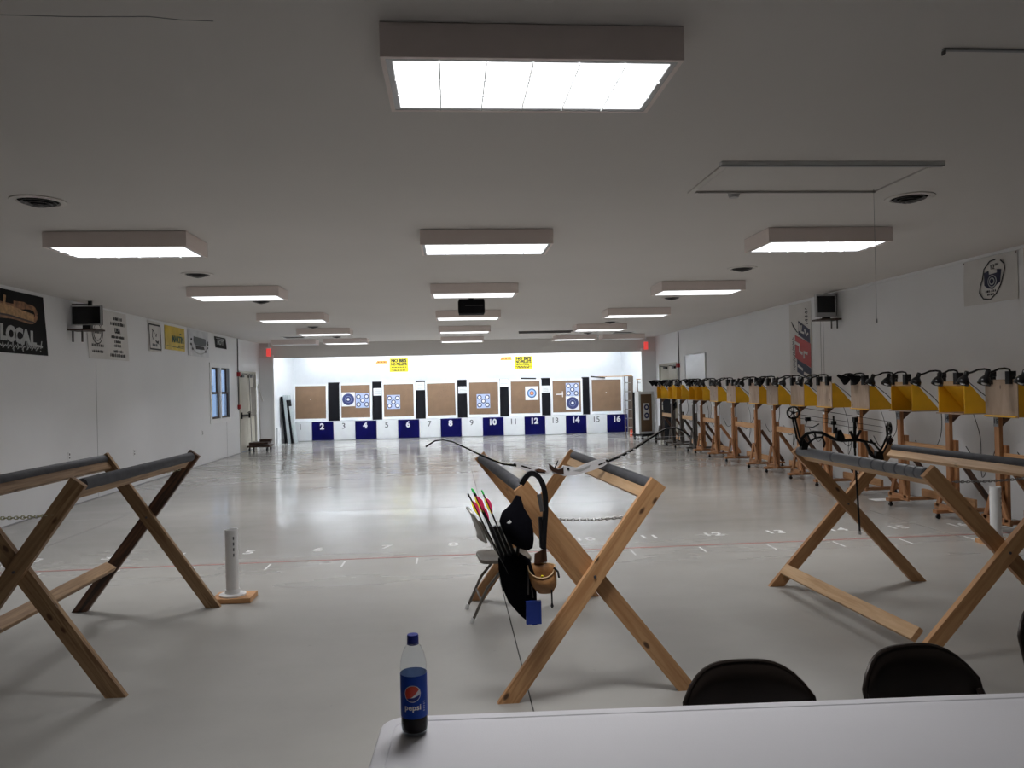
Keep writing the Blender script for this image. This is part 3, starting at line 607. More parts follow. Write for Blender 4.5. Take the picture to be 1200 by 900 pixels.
# cart with a cloth by the left door
t = thing('banner_trolley', (-5.40, 22.3, 0), 'dark wheeled trolley with poles and a hanging white cloth by the door', 'trolley')
MB().box(-.35, .27, -.28, .28, .12, .17).box(-.30, .22, -.24, .22, .20, .26).box(-.30, .0, -.22, .2, .17, .20).build('trolley_deck', M_DKBROWN, t); MB().box(-.05, .25, -.05, .24, .26, .33).build('wood_block', M_DKBROWN, t)
for sx in (-.28, .2):
    for sy in (-.22, .22): MB().tube([(sx-.02, sy, .055), (sx+.02, sy, .055)], .055, 12).box(sx-.015, sx+.015, sy-.02, sy+.02, .055, .12).build('caster', M_BLACK, t)
for px, h in ((-.28, 2.2), (-.16, 2.15), (-.03, 1.9)): MB().tube([(px, 0, .2), (px-.03, 0, h)], .014, 8).build('pole', M_STEEL, t)
MB().tube([(-.31, 0, 2.2), (-.18, 0, 2.2)], .012, 6).tube([(-.38, -.02, 1.1), (-.14, -.02, 1.1)], .014, 6).build('cross_bar', M_STEEL, t)
MB().add([(-.27, -.03, 1.82), (-.13, -.04, 1.80), (-.12, -.06, 1.05), (-.25, -.05, 1.02), (-.27, -.015, 1.82), (-.13, -.025, 1.80), (-.12, -.045, 1.05), (-.25, -.035, 1.02)], [(0, 1, 2, 3), (7, 6, 5, 4), (0, 4, 5, 1), (1, 5, 6, 2), (2, 6, 7, 3), (3, 7, 4, 0)]).build('white_cloth', M_CLOTHW, t)
MB().add([(-.09, -.03, 1.85), (-.05, -.05, 1.84), (.08, -.05, 1.42), (.04, -.04, 1.40), (-.09, -.01, 1.85), (-.05, -.03, 1.84), (.08, -.03, 1.42), (.04, -.02, 1.40)], [(0, 1, 2, 3), (7, 6, 5, 4), (0, 4, 5, 1), (1, 5, 6, 2), (2, 6, 7, 3), (3, 7, 4, 0)]).build('folded_cloth', M_CLOTHW, t)
# fire alarm conduits, one on each wall
for x, s, y, l in ((XL, 1, 21.56, 'red fire alarm box and conduit beside the window'), (XR, -1, 21.45, 'red fire alarm box and conduit beside the whiteboard')):
    t = thing('alarm_conduit', (x, y, 1.2), l, 'fire alarm')
    MB().tube([(s*.02, 0, .0), (s*.02, 0, ZC-1.2-.005)], .014, 8).build('conduit', M_GALV, t); MB().box(*sorted((s*.002, s*.09)), -.06, .06, .92, 1.04).build('alarm_box', M_RED, t); MB().box(*sorted((s*.002, s*.07)), -.05, .05, .03, .14).build('pull_station', M_RED, t)
    MB().tube([(s*.03, .03, .98), (s*.03, .5, 1.0)], .008, 6).build('side_wire', M_GALV, t)
# whiteboard
t = thing('whiteboard', (XR-.004, 20.0, 1.72), 'framed whiteboard hung above the lamp stands by the door', 'whiteboard')
MB().box(-.02, 0, -.85, .85, 0, .72).build('board', M_WBOARD, t); MB().box(-.03, -.0205, -.85, .85, .70, .72).box(-.03, -.0205, -.85, .85, 0, .02).box(-.03, -.0205, -.85, -.83, .02, .70).box(-.03, -.0205, .83, .85, .02, .70).build('frame', M_SILVER, t)

# ================================================================ WALL HANGINGS
def cloth(name, w, h, M, m, parent, amp=.006, fx=3.0, fy=2.0, th=.004, skew=0.0):
    """hanging sheet in local XY (origin at centre), gentle folds along local Z"""
    nx, ny = 14, 10; vs = []; fs = []
    for s in (0, 1):
        for j in range(ny+1):
            for i in range(nx+1):
                x, y = (i/nx-.5)*w, (j/ny-.5)*h
                vs.append((x+skew*(j/ny-.5), y, .003+amp*(1+math.sin(fx*2*PI*i/nx+fy*j/ny*2))*.5*(1-.5*j/ny)+s*th))
    k = (nx+1)*(ny+1); R = nx+1
    for j in range(ny):
        for i in range(nx):
            a = j*R+i; fs.append((a, a+R, a+R+1, a+1)); b = k+a; fs.append((b, b+1, b+R+1, b+R))
    for i in range(nx): fs.append((i, i+1, k+i+1, k+i)); a = ny*R+i; fs.append((a+1, a, k+a, k+a+1))
    for j in range(ny): a = j*R; fs.append((a+R, a, k+a, k+a+R)); a = j*R+nx; fs.append((a, a+R, k+a+R, k+a))
    mb = MB(); mb.add(vs, fs); o = mb.build(name, m, parent, True); o.matrix_basis = M; return o
ZF = .014      # prints sit just proud of the cloth folds
def off(M, d): return M @ Matrix.Translation((0, 0, d))
def pane2(M, x, y, d=ZF): return M @ Matrix.Translation((x, y, d))

# black banner (left wall, runs out of the picture)
M0 = on_left(0, 0, 0)
t = thing('black_banner', (XL, 10.65, 2.70), 'black banner with grey lettering and bronze artwork on the window wall', 'banner')
cloth('banner_cloth', 1.85, .84, M0, M_BANNERB, t, amp=.008, skew=-.10)
pts = [(.62*math.cos(a)*(1 if math.cos(a) > 0 else 1.6)+.05, .22*math.sin(a)*(.65+.35*math.cos(2*a))+.14) for a in [2*PI*i/32 for i in range(33)]]
stroke('bronze_outline', pts, .07, pane2(M0, 0, 0), M_BRONZE, t)
stroke('bronze_outline', [(-.9, .16), (-.4, .15), (0, .13), (.60, .06)], .13, pane2(M0, 0, .02, ZF+.002), M_BRONZE2, t); stroke('bronze_outline', [(-.9, .09), (0, .08), (.60, .03)], .025, pane2(M0, 0, .0, ZF+.004), M_DKBROWN, t)
stroke('bronze_outline', [(-.1, .34), (-.14, .1)], .05, pane2(M0, 0, 0, ZF+.005), M_BRONZE2, t)
stroke('bronze_outline', [(.1, .26), (.35, .27), (.55, .22)], .05, pane2(M0, 0, 0, ZF+.005), M_BRONZE, t)
for k, ch in enumerate('LOCAL'): text('lettering', ch, .27, pane2(M0, -.14+k*.18, -.16-.012*k, ZF), M_LETTERG, t, offset=.018, sx=1.05)
stroke('lettering_tail', [(.60, -.285), (.82, -.30)], .03, pane2(M0, 0, 0), M_LETTERG, t)
x = -.30
for k in range(9):
    stroke('script_lettering', [(x, -.32), (x+.03, -.26 if k % 3 else -.22), (x+.05, -.33 - (.04 if k in (3, 5) else 0)), (x+.02, -.34), (x+.09, -.29), (x+.11, -.31)], .014, pane2(M0, 0, -.02), M_LETTERG, t); x += .115
stroke('script_lettering', [(.80, -.20), (.77, -.31)], .02, pane2(M0, 0, -.02), M_LETTERG, t); decal('script_lettering', ell(.012, .012, .765, -.345), pane2(M0, 0, -.02), M_LETTERG, t)

# text poster behind the left television
t = thing('notice_banner', (XL, 13.62, 2.72), 'white banner with black text lines behind the wall television', 'banner')
cloth('banner_cloth', 1.55, .84, M0, M_BANNERW, t, amp=.006, skew=-.10)
def text_rows(t, rows_, x, m, M=M0):
    for (cx, y, w, hgt) in rows_:
        xx = cx-w/2
        while xx < cx+w/2-.01:
            ww = random.uniform(.012, .028); o = random.uniform(-.1, .25)*hgt
            decal('print_mark', [(xx, y-hgt/2), (xx+ww, y-hgt/2), (xx+ww*.9, y+hgt/2+o), (xx+ww*.15, y+hgt/2+o*.3)], pane2(M, x, 0), m, t); xx += ww+random.choice((.008, .010, .03))
text_rows(t, ((.35, .30, .34, .05), (.35, .21, .56, .055), (.35, -.02, .50, .045), (.35, -.10, .26, .04), (.35, -.27, .40, .045), (.35, -.34, .60, .05), (-.42, -.20, .42, .04), (-.42, -.30, .40, .04)), 0, M_INK)
text('lettering', 'USA', .12, pane2(M0, .35, .09), M_INK, t, offset=.006); text_rows(t, ((.35, -.17, .28, .045),), 0, M_INKGREY)
for r, w_ in ((.19, .016), (.14, .012)): stroke('round_emblem', [(r*math.cos(a), r*math.sin(a)) for a in [2*PI*i/24 for i in range(25)]], w_, pane2(M0, -.42, .02), M_INK, t)
text_rows(t, ((-.42, .03, .20, .06),), 0, M_INK)

# small banners along the wall towards the window
t = thing('deer_banner', (XL, 15.68, 2.83), 'narrow white banner with black border next to the yellow banner', 'banner')
cloth('banner_cloth', .66, .60, M0, M_BANNERW, t, skew=-.08)
for a in ([(-.29, .23), (.31, .23)], [(-.24, -.25), (.34, -.25)], [(-.28, .23), (-.23, -.25)], [(.30, .23), (.34, -.25)]): stroke('border', a, .03, pane2(M0, -.02, 0), M_INK, t)
stroke('line_drawing', [(-.16, .14), (-.06, .10), (-.02, .06)], .02, pane2(M0, 0, 0), M_INK, t); stroke('line_drawing', [(-.12, .12), (-.14, .0), (-.10, -.06)], .02, pane2(M0, 0, 0, ZF+.003), M_INK, t); stroke('line_drawing', [(.08, .06), (.05, .0)], .04, pane2(M0, 0, 0), M_INK, t)
decal('deer_figure', [(.02, -.06), (.10, -.09), (.20, -.07), (.18, -.11), (.20, -.15), (.15, -.13), (.09, -.13), (.04, -.09)], pane2(M0, 0, 0), M_INK, t); text_rows(t, ((0, -.17, .26, .05),), 0, M_INKGREY)
t = thing('yellow_banner', (XL, 16.80, 2.86), 'crinkled yellow banner with dark green lettering', 'banner')
cloth('banner_cloth', 1.18, .50, M0, M_BANNERY, t, amp=.012, fx=4)
text('lettering', 'MARTIN', .19, pane2(M0, .16, -.02, ZF+.006), M_GREEN, t, offset=.008); text_rows(t, ((.36, -.15, .36, .03),), 0, M_GREEN); decal('crest', [(.22, .09), (.36, .10), (.34, .13), (.26, .12)], pane2(M0, 0, 0, ZF+.006), M_GREEN, t)
stroke('border', [(-.50, -.17), (.5, -.19)], .012, pane2(M0, 0, 0, ZF+.004), M_GREEN, t)
t = thing('crest_banner', (XL, 18.32, 2.84), 'shiny white banner with a dark round crest above the window', 'banner')
cloth('banner_cloth', 1.45, .60, M0, M_BANNERS, t, amp=.016, fx=3)
decal('crest', [(-.42, .12), (.42, .10), (.46, .0), (.40, -.08), (-.36, -.08), (-.44, .02)], pane2(M0, .05, .03, ZF+.008), M_INKGREY, t); decal('crest', [(-.30, -.09), (.30, -.09), (.34, -.16), (-.26, -.17)], pane2(M0, .05, .03, ZF+.008), M_INK, t)
text_rows(t, ((.05, .06, .6, .07),), 0, M_INK)
stroke('crest_arc', [(.55*math.cos(a), .24*math.sin(a)) for a in [PI+.2+i*(PI-.4)/14 for i in range(15)]], .03, pane2(M0, .05, 0, ZF+.006), M_LETTERG, t)
for a in [PI*.9, PI*1.05, PI*1.2, PI*1.75, PI*1.9, .05, .25]: decal('crest_dot', ell(.05, .03, .6*math.cos(a), .24*math.sin(a), 10), pane2(M0, .04, .0, ZF+.009), M_INK, t)
t = thing('black_pennant', (XL, 20.05, 2.96), 'small black banner with pale lettering above the window', 'banner')
cloth('banner_cloth', .96, .28, M0, M_BANNERB, t, skew=-.08); text('lettering', 'HOYT', .18, pane2(M0, .0, .0), M_LETTERG, t, offset=.004, sx=1.2)
stroke('border', [(-.40, .10), (.38, .10)], .014, pane2(M0, 0, 0), M_LETTERG, t)

# right wall: long logo banner and the flag
M1 = on_right(0, 0, 0)
t = thing('logo_banner', (XR, 13.83, 2.44), 'tall white banner with red and navy blocks beside the wall monitor', 'banner')
cloth('banner_cloth', .88, 1.36, M1, M_BANNERW, t, amp=.006, fx=2)
def para(x0, x1, yl0, yl1, d, m, name='colour_block', lay=0):   # block whose top and bottom edges fall to the right by d
    decal(name, [(x0, yl0), (x1, yl0-d), (x1, yl1-d), (x0, yl1)], pane2(M1, 0, 0, ZF+.003*lay), m, t)
para(-.06, .40, .10, .36, .20, M_BNAVY); para(-.20, .42, -.34, .10, .20, M_BRED); para(-.14, .42, -.60, -.35, .20, M_BNAVY)
for pts in ([(-.02, .30), (-.02, .16)], [(.08, .26), (.06, .14), (.18, .11)], [(.20, .18), (.28, .06), (.34, .10)]): stroke('white_stroke', pts, .04, pane2(M1, 0, 0, ZF+.004), M_BANNERW, t)
stroke('white_stroke', [(-.20, -.04), (-.02, -.10), (-.02, -.22), (.10, -.27)], .055, pane2(M1, 0, 0, ZF+.004), M_BANNERW, t); stroke('white_stroke', [(.16, -.36), (.16, -.24), (.30, -.28)], .055, pane2(M1, 0, 0, ZF+.004), M_BANNERW, t)
stroke('white_stroke', [(-.10, -.48), (.10, -.57)], .05, pane2(M1, 0, 0, ZF+.004), M_BANNERW, t); stroke('white_stroke', [(.14, -.63), (.36, -.69)], .05, pane2(M1, 0, 0, ZF+.004), M_BANNERW, t)
y = .36
for k in range(9): stroke('script_lettering', [(-.24, y), (-.32, y-.03), (-.22, y-.06), (-.31, y-.09), (-.25, y-.12)] if k > 2 else [(-.34+.06*k, y+.04*k), (-.27+.07*k, y-.1+.05*k), (-.22+.07*k, y-.12+.05*k)], .022, pane2(M1, .02*(k > 5), 0), M_INK, t); y -= .10
for k in range(4): stroke('script_lettering', [(.22, .56-.07*k), (.30, .53-.07*k), (.24, .50-.07*k), (.33, .48-.07*k)], .018, pane2(M1, 0, 0), M_INK, t)
t = thing('club_flag', (XR, 8.77, 2.85), 'white flag with a hand drawn black crest reading twelfth', 'flag')
cloth('flag_cloth', .92, .56, M1, M_BANNERW, t, amp=.014, fx=1.5)
pts = [(.10, .23), (.00, .22), (-.10, .14), (-.13, .02), (-.17, -.06), (-.19, -.14), (-.12, -.22), (.0, -.24), (.10, -.18), (.18, -.08), (.22, .02), (.25, .10), (.24, .16), (.18, .21)]
stroke('crest_outline', pts[:9]+pts[9:], .016, pane2(M1, .02, .0, ZF+.006), M_INK, t)
text('lettering', '12', .085, pane2(M1, .06, .145, ZF+.006), M_INK, t); text('lettering', 'TH', .04, pane2(M1, .13, .165, ZF+.006), M_INK, t)
decal('crest_shield', [(-.10, .09), (-.02, .11), (-.02, .06), (.12, .07), (.12, .11), (.19, .10), (.17, -.05), (.12, -.07), (.04, -.12), (-.04, -.10), (-.10, -.06)], pane2(M1, .02, .0, ZF+.006), M_BNAVY, t)
for r, m_ in ((.075, M_LETTERG), (.062, M_BNAVY), (.045, M_LETTERG), (.03, M_BNAVY)): decal('crest_ring', ell(r, r, .06, -.025), pane2(M1, 0, 0, ZF+.009+.0025*(.075-r)*100/2), m_, t)
text_rows(t, ((.03, -.14, .20, .025), (.03, -.18, .14, .02)), 0, M_INK, M1)
for x in (-.45, .45): decal('grommet', ell(.012, .012, x, .26, 10), pane2(M1, 0, 0, ZF+.006), M_GALV, t)
t = thing('wall_pole', (XR-.03, 8.15, 1.97), 'yellowish wooden pole on the wall next to the club flag', 'pole')
MB().tube([(0, 0, 0), (0, 0, 1.15)], .022, 8).build('pole_shaft', W_FIRP, t); MB().tube([(0, 0, 1.15), (0, 0, 1.17)], .012, 8).build('pole_tip', M_BLACK, t)

# televisions
t = thing('wall_television', (-5.59, 12.3, 2.56), 'small flat television on a wall shelf beside the black banner', 'television')
MB().box(-.225, .225, .0, .05, .22, .52).build('tv_body', M_BLACK, t); MB().box(-.225, .225, -.012, -.0005, .505, .52).box(-.225, .225, -.012, -.0005, .22, .235).box(-.225, -.21, -.012, -.0005, .235, .505).box(.21, .225, -.012, -.0005, .235, .505).build('bezel', M_SILVER, t)
MB().box(-.21, .21, -.006, -.0005, .235, .505).build('screen', M_SCREEN, t); MB().box(-.06, .06, .0, .05, .16, .22).build('tv_foot', M_BLACK, t); MB().box(-.24, .18, -.10, .22, .135, .16).build('shelf', M_DKBROWN, t)
for x in (-.20, -.06): MB().box(x-.012, x+.012, -.02, .0, -.04, .134).build('shelf_bracket', M_GALV, t)
MB().box(.0, .05, .06, .10, .16, .60).build('wall_arm', M_BLACK, t); MB().box(-.248, .0, .07, .09, .54, .56).build('wall_arm', M_GALV, t)
t = thing('wall_monitor', (6.34, 12.4, 2.54), 'silver framed monitor on a wall shelf beside the tall logo banner', 'television')
MB().box(-.175, .175, .0, .06, .20, .58).build('monitor_body', M_SILVER, t); MB().box(-.15, .15, -.004, -.0005, .27, .55).build('screen', M_SCREEN, t); MB().box(.1755, .195, .02, .10, .22, .58).build('side_shell', M_BLACK, t)
MB().box(-.05, .07, .0, .06, .165, .1995).build('monitor_foot', M_BLACK, t); MB().box(-.15, .215, -.10, .22, .14, .165).build('shelf', M_DKBROWN, t)
for x in (.08, .18): MB().box(x-.008, x+.008, -.02, .0, .0, .139).build('shelf_bracket', M_GALV, t)
MB().box(.02, .07, .07, .11, .165, .61).build('wall_arm', M_SILVER, t); MB().box(.07, .215, .08, .10, .56, .60).build('wall_arm', M_GALV, t)
for x, s, y, z in ((XL, 1, 12.2, .77), (XL, 1, 18.5, .75), (XL, 1, 14.6, .62)):
    t = tag(MB().box(x, x+.008, y-.035, y+.035, z-.06, z+.06).build('outlet_plate', M_TRIM), 'white outlet plate low on the window wall', 'outlet', 'wall outlets')
    MB().box(x+.0081, x+.010, y-.015, y+.015, z+.01, z+.04).box(x+.0081, x+.010, y-.015, y+.015, z-.04, z-.01).build('socket', M_GALV, t)

# ================================================================ LAMP STANDS
PXS = 5.9
PY = {16: 6.95, 15: 7.82, 14: 8.645, 13: 9.63, 12: 10.62, 11: 11.66, 10: 12.59, 9: 13.59, 8: 14.42, 7: 15.63, 6: 16.68, 5: 17.66, 4: 18.24, 3: 19.29, 2: 20.05, 1: 21.13}
HW, HX0, HX1, HZ0, HZ1 = .47, 5.80, 6.15, 1.262, 1.645
OPEN = {1, 2, 3, 4, 5, 13, 14}
def stand_pair(a, b):
    ya, yb = PY[a], PY[b]; ym = (ya+yb)/2
    t = thing('lamp_stand', (PXS, ym, 0), 'wooden double stand on casters with yellow hoods, plates %s and %s' % (NW[a], NW[b]), 'lamp stand', 'numbered lamp stands along the wall')
    W = W_GREY if a <= 3 else W_STAND
    for n in (a, b):
        y = PY[n]-ym
        board('post', (0, y, .10), (0, y, 1.249), .075, .045, (1, 0, 0), W, t)
        board('sister_post', (.05, y-.03, .12), (.05, y-.03, .93), .085, .04, (1, 0, 0), W, t)
        ft = board('foot', (-.20, y, .088), (.55, y, .088), .085, .038, (0, 0, 1), W, t)
        for x in (-.335, .335):
            MB().tube([(x, -.012, -.062), (x, .012, -.062)], .026, 10).box(x-.012, x+.012, -.014, .014, -.055, -.0195).build('caster', M_BLACK, ft)
        for s in (-1, 1): board('side_brace', (-.045, y+s*.17, .125), (-.045, y+s*.03, .47), .06, .03, (1, 0, 0), W, t)
        board('side_cleat', (-.045, y-.22, .125), (-.045, y+.22, .125), .07, .03, (1, 0, 0), W, t)
        board('long_brace', (.09, y-.03, .72), (.52, y-.03, .115), .06, .035, (0, 1, 0), W_DARK if n % 3 else W, t)
        # hood
        yc = y-.18; x0, x1 = HX0-PXS, HX1-PXS
        hf = MB().box(x0-.02, x1+.01, yc-HW/2, yc+HW/2, HZ0-.012, HZ0).build('hood_floor', W_PLY if n in OPEN else M_YELLOW, t)
        gus = MB().prism([(.025, 1.249), (.16, 1.249), (.025, 1.13)], y-.02, y+.02).build('gusset', W_DARK, t)
        for s in (-1, 1):
            e = yc+s*HW/2; MB().prism([(x0+.0125, HZ0), (x1, HZ0), (x1, HZ0+.03), (x0+.05, HZ1-.02), (x0+.0125, HZ1-.02)], *sorted((e, e-s*.012))).build('hood_side', M_YELLOW, hf)
        q = .012
        MB().add([(x1-.01, yc-HW/2+q, HZ0+.02), (x1-.01, yc+HW/2-q, HZ0+.02), (x0+.045, yc+HW/2-q, HZ1-.022), (x0+.045, yc-HW/2+q, HZ1-.022),
                  (x1-.022, yc-HW/2+q, HZ0+.02), (x1-.022, yc+HW/2-q, HZ0+.02), (x0+.033, yc+HW/2-q, HZ1-.022), (x0+.033, yc-HW/2+q, HZ1-.022)],
                 [(0, 1, 2, 3), (7, 6, 5, 4), (0, 4, 5, 1), (1, 5, 6, 2), (2, 6, 7, 3), (3, 7, 4, 0)]).build('hood_back', M_YELLOW, hf)
        board('hood_rail', (x0+.006, yc-HW/2, HZ1-.04), (x0+.006, yc+HW/2, HZ1-.04), .05, .012, (1, 0, 0), W_FIRP, hf) if n in OPEN else None
        if n not in OPEN:
            fr_ = board('hood_front', (x0+.006, yc, HZ0-.02), (x0+.006, yc, HZ1), HW+.01, .011, (1, 0, 0), W_PLY, hf)
        # number plate
        npl = MB().box(-.028, -.0235, y-.035, y+.035, 1.135, 1.245).build('number_plate', M_PLATE if n >= 13 else M_PAPER, t)
        text('numeral', str(n), .075, on_right(-.0285, y, 1.19), M_INK, npl, extrude=.0006, offset=.002)
    y0, y1 = min(ya, yb)-ym, max(ya, yb)-ym
    board('mid_rail', (.035, y0+.04, .80), (.035, y1-.04, .80), .10, .03, (1, 0, 0), W_FIR if a > 3 else W_FIRP, t)
    board('base_rail', (.30, y0-.02, .165), (.30, y1+.02, .165), .10, .035, (1, 0, 0), W_FIR if a > 3 else W_FIRP, t)
    return t
for k in range(1, 16, 2): stand_pair(k, k+1)

# clamp lamps: proto meshes shared by all
clamp_m = MB().box(-.034, .002, -.03, .03, -.05, .085).box(.022, .045, -.022, .022, -.05, .0295).box(.0021, .045, -.03, .03, .03, .085).mesh('clamp', M_BLACK)
arcp = [(0, 0, .085), (-.01, 0, .105), (-.06, 0, .115), (-.13, 0, .11), (-.19, 0, .085), (-.23, 0, .075)]
neck_m = MB().tube(arcp, .011, 8).mesh('gooseneck', M_BLACK, True)
RS = Matrix.Translation((-.25, 0, .085)) @ Matrix.Rotation(math.radians(22), 4, 'Y')
shade_m = MB().lathe([(.001, .01), (.022, .008), (.026, -.01), (.024, -.045), (.04, -.065), (.058, -.095), (.064, -.14), (.060, -.14), (.052, -.09), (.001, -.07)], 18, RS).mesh('lamp_shade', M_GLOSSB, True)
RC = Matrix.Translation((-.23, 0, .08)) @ Matrix.Rotation(math.radians(-62), 4, 'Y')
cone_m = MB().lathe([(.001, .03), (.02, .028), (.024, .0), (.03, -.03), (.075, -.13), (.071, -.13), (.026, -.03), (.001, -.03)], 18, RC).mesh('lamp_shade', M_BLACKM, True)
bulb_m = MB().lathe([(.001, -.145), (.022, -.14), (.03, -.115), (.02, -.08), (.012, -.07)], 12, RS).mesh('bulb', M_PAPER, True)
CONES = {12: (0, 1), 9: (0,), 10: (), 1: (0, 1), 2: (0, 1), 5: (0,), 4: (1,)}
for n in range(1, 17):
    for j, dy in enumerate((.14, -.15)):
        co = j in CONES.get(n, ())
        t = thing('clamp_lamp', (HX0-.006, PY[n]-.18+dy, HZ1), 'black gooseneck clamp lamp on the hood of post %s, end towards the %s' % (NW[n], ('targets', 'table')[j]), 'lamp', 'clamp lamps on post %s' % NW[n])
        tw = random.uniform(-.35, .25); link(bpy.data.objects.new('clamp', clamp_m), t); g_o = link(bpy.data.objects.new('gooseneck', neck_m), t); g_o.rotation_euler = (0, 0, tw)
        s = link(bpy.data.objects.new('lamp_shade', cone_m if co else shade_m), t); s.rotation_euler = (0, 0, tw)
        if not co: link(bpy.data.objects.new('bulb', bulb_m), s)
    # power cord from the hood down towards the wall
    y = PY[n]-.18; q = random.uniform
    tag(MB().tube(smooth_path([(HX0+.06, y-.25, HZ1-.03), (HX0+.33, y-.25, 1.38), (HX1+.04, y-.24, 1.2), (HX1+.05+q(-.02, .02), y-.22, .95), (HX1-.02, y-.15+q(-.05, .05), .72+q(-.1, .1)), (HX1-.06, y-.02, .70), (HX1-.10, y+.10, .86)]), .005, 5).build('power_cord', M_BLACK),
        'thin black power cord hanging below the hood of post %s' % NW[n], 'cord', 'lamp power cords')
    if n in (4, 5, 7, 9, 11, 12, 14):
        tag(MB().tube(smooth_path([(HX1+.05, y+.18, 1.27), (HX1+.12, y+.15, .95), (HX1+.05, y+.05, .55), (HX1+.0, y-.06, .52), (HX1+.02, y-.10, .66), (HX1+.05, y-.02, .75)]), .004, 5).build('looped_cord', M_BLACK), 'looped black cord hanging behind the stand post plated %s' % NW[n], 'cord', 'looped cords behind the stands')
# thin wire grid strung behind the stands
tag(MB().box(5.78, 6.04, 10.05, 10.24, .0015, .003).build('paper_sheet', M_PAPER), 'white paper sheet lying on the floor under stand post twelve', 'paper')
# ================================================================ BOW RACKS
def rack(label, near, far, H, woods, stretcher=None, shint=(.6, 0, 1), tape=False, chain_m=None, chain_near=True, chain_far=False):
    """near / far: (y, foot_left, foot_right, top_left, top_right) of the two crossed leg frames"""
    yn, yf = near[0], far[0]; ox, oy = (near[1]+near[2])/2, (yn+yf)/2
    t = thing('bow_rack', (ox, oy, 0), label, 'bow rack', 'crossed leg bow racks'); w, th = .092, .038
    wn_a, wn_b, wf_a, wf_b, wrail = woods
    d = {}
    for k, (fr, s, ma, mb_) in enumerate(((near, -1, wn_a, wn_b), (far, 1, wf_a, wf_b))):
        y = fr[0]-oy
        # A: foot left, top right;  B: foot right, top left
        ya, yb = (y-.02, y+.02) if s < 0 else (y+.02, y-.02)
        la = leg_board('leg', (fr[1]-ox, 0), (fr[4]-ox, H), ya, w, th, ma, t); lb = leg_board('leg', (fr[2]-ox, 0), (fr[3]-ox, H), yb, w, th, mb_, t)
        q_ = (fr[2]-fr[1])/((fr[4]-fr[1])-(fr[3]-fr[2])); cx = fr[1]+(fr[4]-fr[1])*q_-ox; cz = H*q_
        MB().tube([(cx, y-.045, cz), (cx, y+.045, cz)], .008, 8).build('pivot_bolt', M_GALV, t)
        d[s] = (y, ya, yb)
    yn_, yf_ = yn-oy+.042, yf-oy-.042
    for side, (in_, if_) in (('l', (3, 3)), ('r', (4, 4))):
        fn = near[2] if side == 'l' else near[1]; ff = far[2] if side == 'l' else far[1]
        dn = Vector((near[in_]-fn, 0, H)).normalized(); df = Vector((far[if_]-ff, 0, H)).normalized()
        tn, tf = Vector((near[in_]-ox, yn_, H)), Vector((far[if_]-ox, yf_, H))
        board('top_rail', tn-dn*.088, tf-df*.088, .066, .036, Vector((dn.z, 0, -dn.x)), wrail, t)
        p0, p1 = tn-dn*.030, tf-df*.030
        pp = MB().tube([p0, p1], .035, 14).build('foam_pipe', M_FOAM, t, True)
        if tape and side == 'l':
            for q, q2 in ((.0, .33), (.345, .57), (.58, .66), (.67, .745), (.755, .82), (.83, .885), (.893, .94), (.948, .99)): a = p1.lerp(p0, q); b = p1.lerp(p0, q2); MB().tube([a, b], .0375, 14).build('tape_wrap', M_TAPE, pp, True)
    if stretcher:
        (x0, y0, z0), (x1, y1, z1) = stretcher; board('stretcher', (x0-ox, y0-oy, z0), (x1-ox, y1-oy, z1), .09, .036, shint, wrail, t)
    return t, ox, oy
def chain(name, p0, p1, sag, m, label, n=26, r=.009):
    mb = MB(); p0, p1 = Vector(p0), Vector(p1)
    for i in range(n):
        f = (i+.5)/n; c = p0.lerp(p1, f)-Vector((0, 0, sag*4*f*(1-f))); L = (p1-p0).length/n*.72; ax = (p1-p0).normalized(); o = Vector((0, 0, 1)) if i % 2 else Vector((0, 1, 0))
        mb.tube([c-ax*L-o*r*.4, c-ax*L*.5+o*r, c+ax*L*.5+o*r, c+ax*L-o*r*.4, c+ax*L*.5-o*r, c-ax*L*.5-o*r, c-ax*L-o*r*.4], .0028, 5)
    return tag(mb.build(name, m, None, True), label, 'chain')
rack('old bow rack with weathered legs next to the window wall side', (4.43, -2.93, -1.90, -2.74, -2.06), (6.22, -2.93, -1.90, -2.72, -2.03), 1.215, (W_OLD, W_OLD, W_DARK, W_OLD, W_OLD), stretcher=((-2.66, 4.46, .36), (-2.66, 6.16, .36)))
chain('leg_chain', (-2.63, 4.40, 1.04), (-2.17, 4.40, 1.04), .012, M_CHAINY, 'pale yellow chain between the near legs of the old rack', 26, .008)
chain('leg_chain', (-2.60, 6.16, 1.10), (-2.12, 6.16, 1.10), .03, M_CHAINY, 'pale chain between the far legs of the old rack', 24)
rack('middle bow rack with orange timber legs holding the recurve bow', (4.10, .27, 1.265, .365, 1.115), (6.05, .17, 1.09, .215, .985), 1.15, (W_FIR, W_FIR, W_FIR, W_FIR, W_FIRP))
chain('leg_chain', (.55, 4.16, .955), (.97, 4.16, .955), .01, M_CHAINS, 'thin steel chain between the near legs of the middle rack', 22, .006)
rack('bow rack with taped grey pipe holding the compound bow', (4.32, 2.70, 3.88, 2.82, 3.74), (6.07, 2.63, 3.83, 2.81, 3.66), 1.13, (W_FIR, W_FIR, W_FIR, W_FIR, W_FIRP), stretcher=((2.745, 4.36, .15), (2.675, 6.02, .15)), shint=(-.75, 0, .66), tape=True)
chain('leg_chain', (2.93, 4.27, 1.07), (3.62, 4.27, 1.10), .015, M_CHAINS, 'steel chain between the near legs of the taped rack', 40, .006)

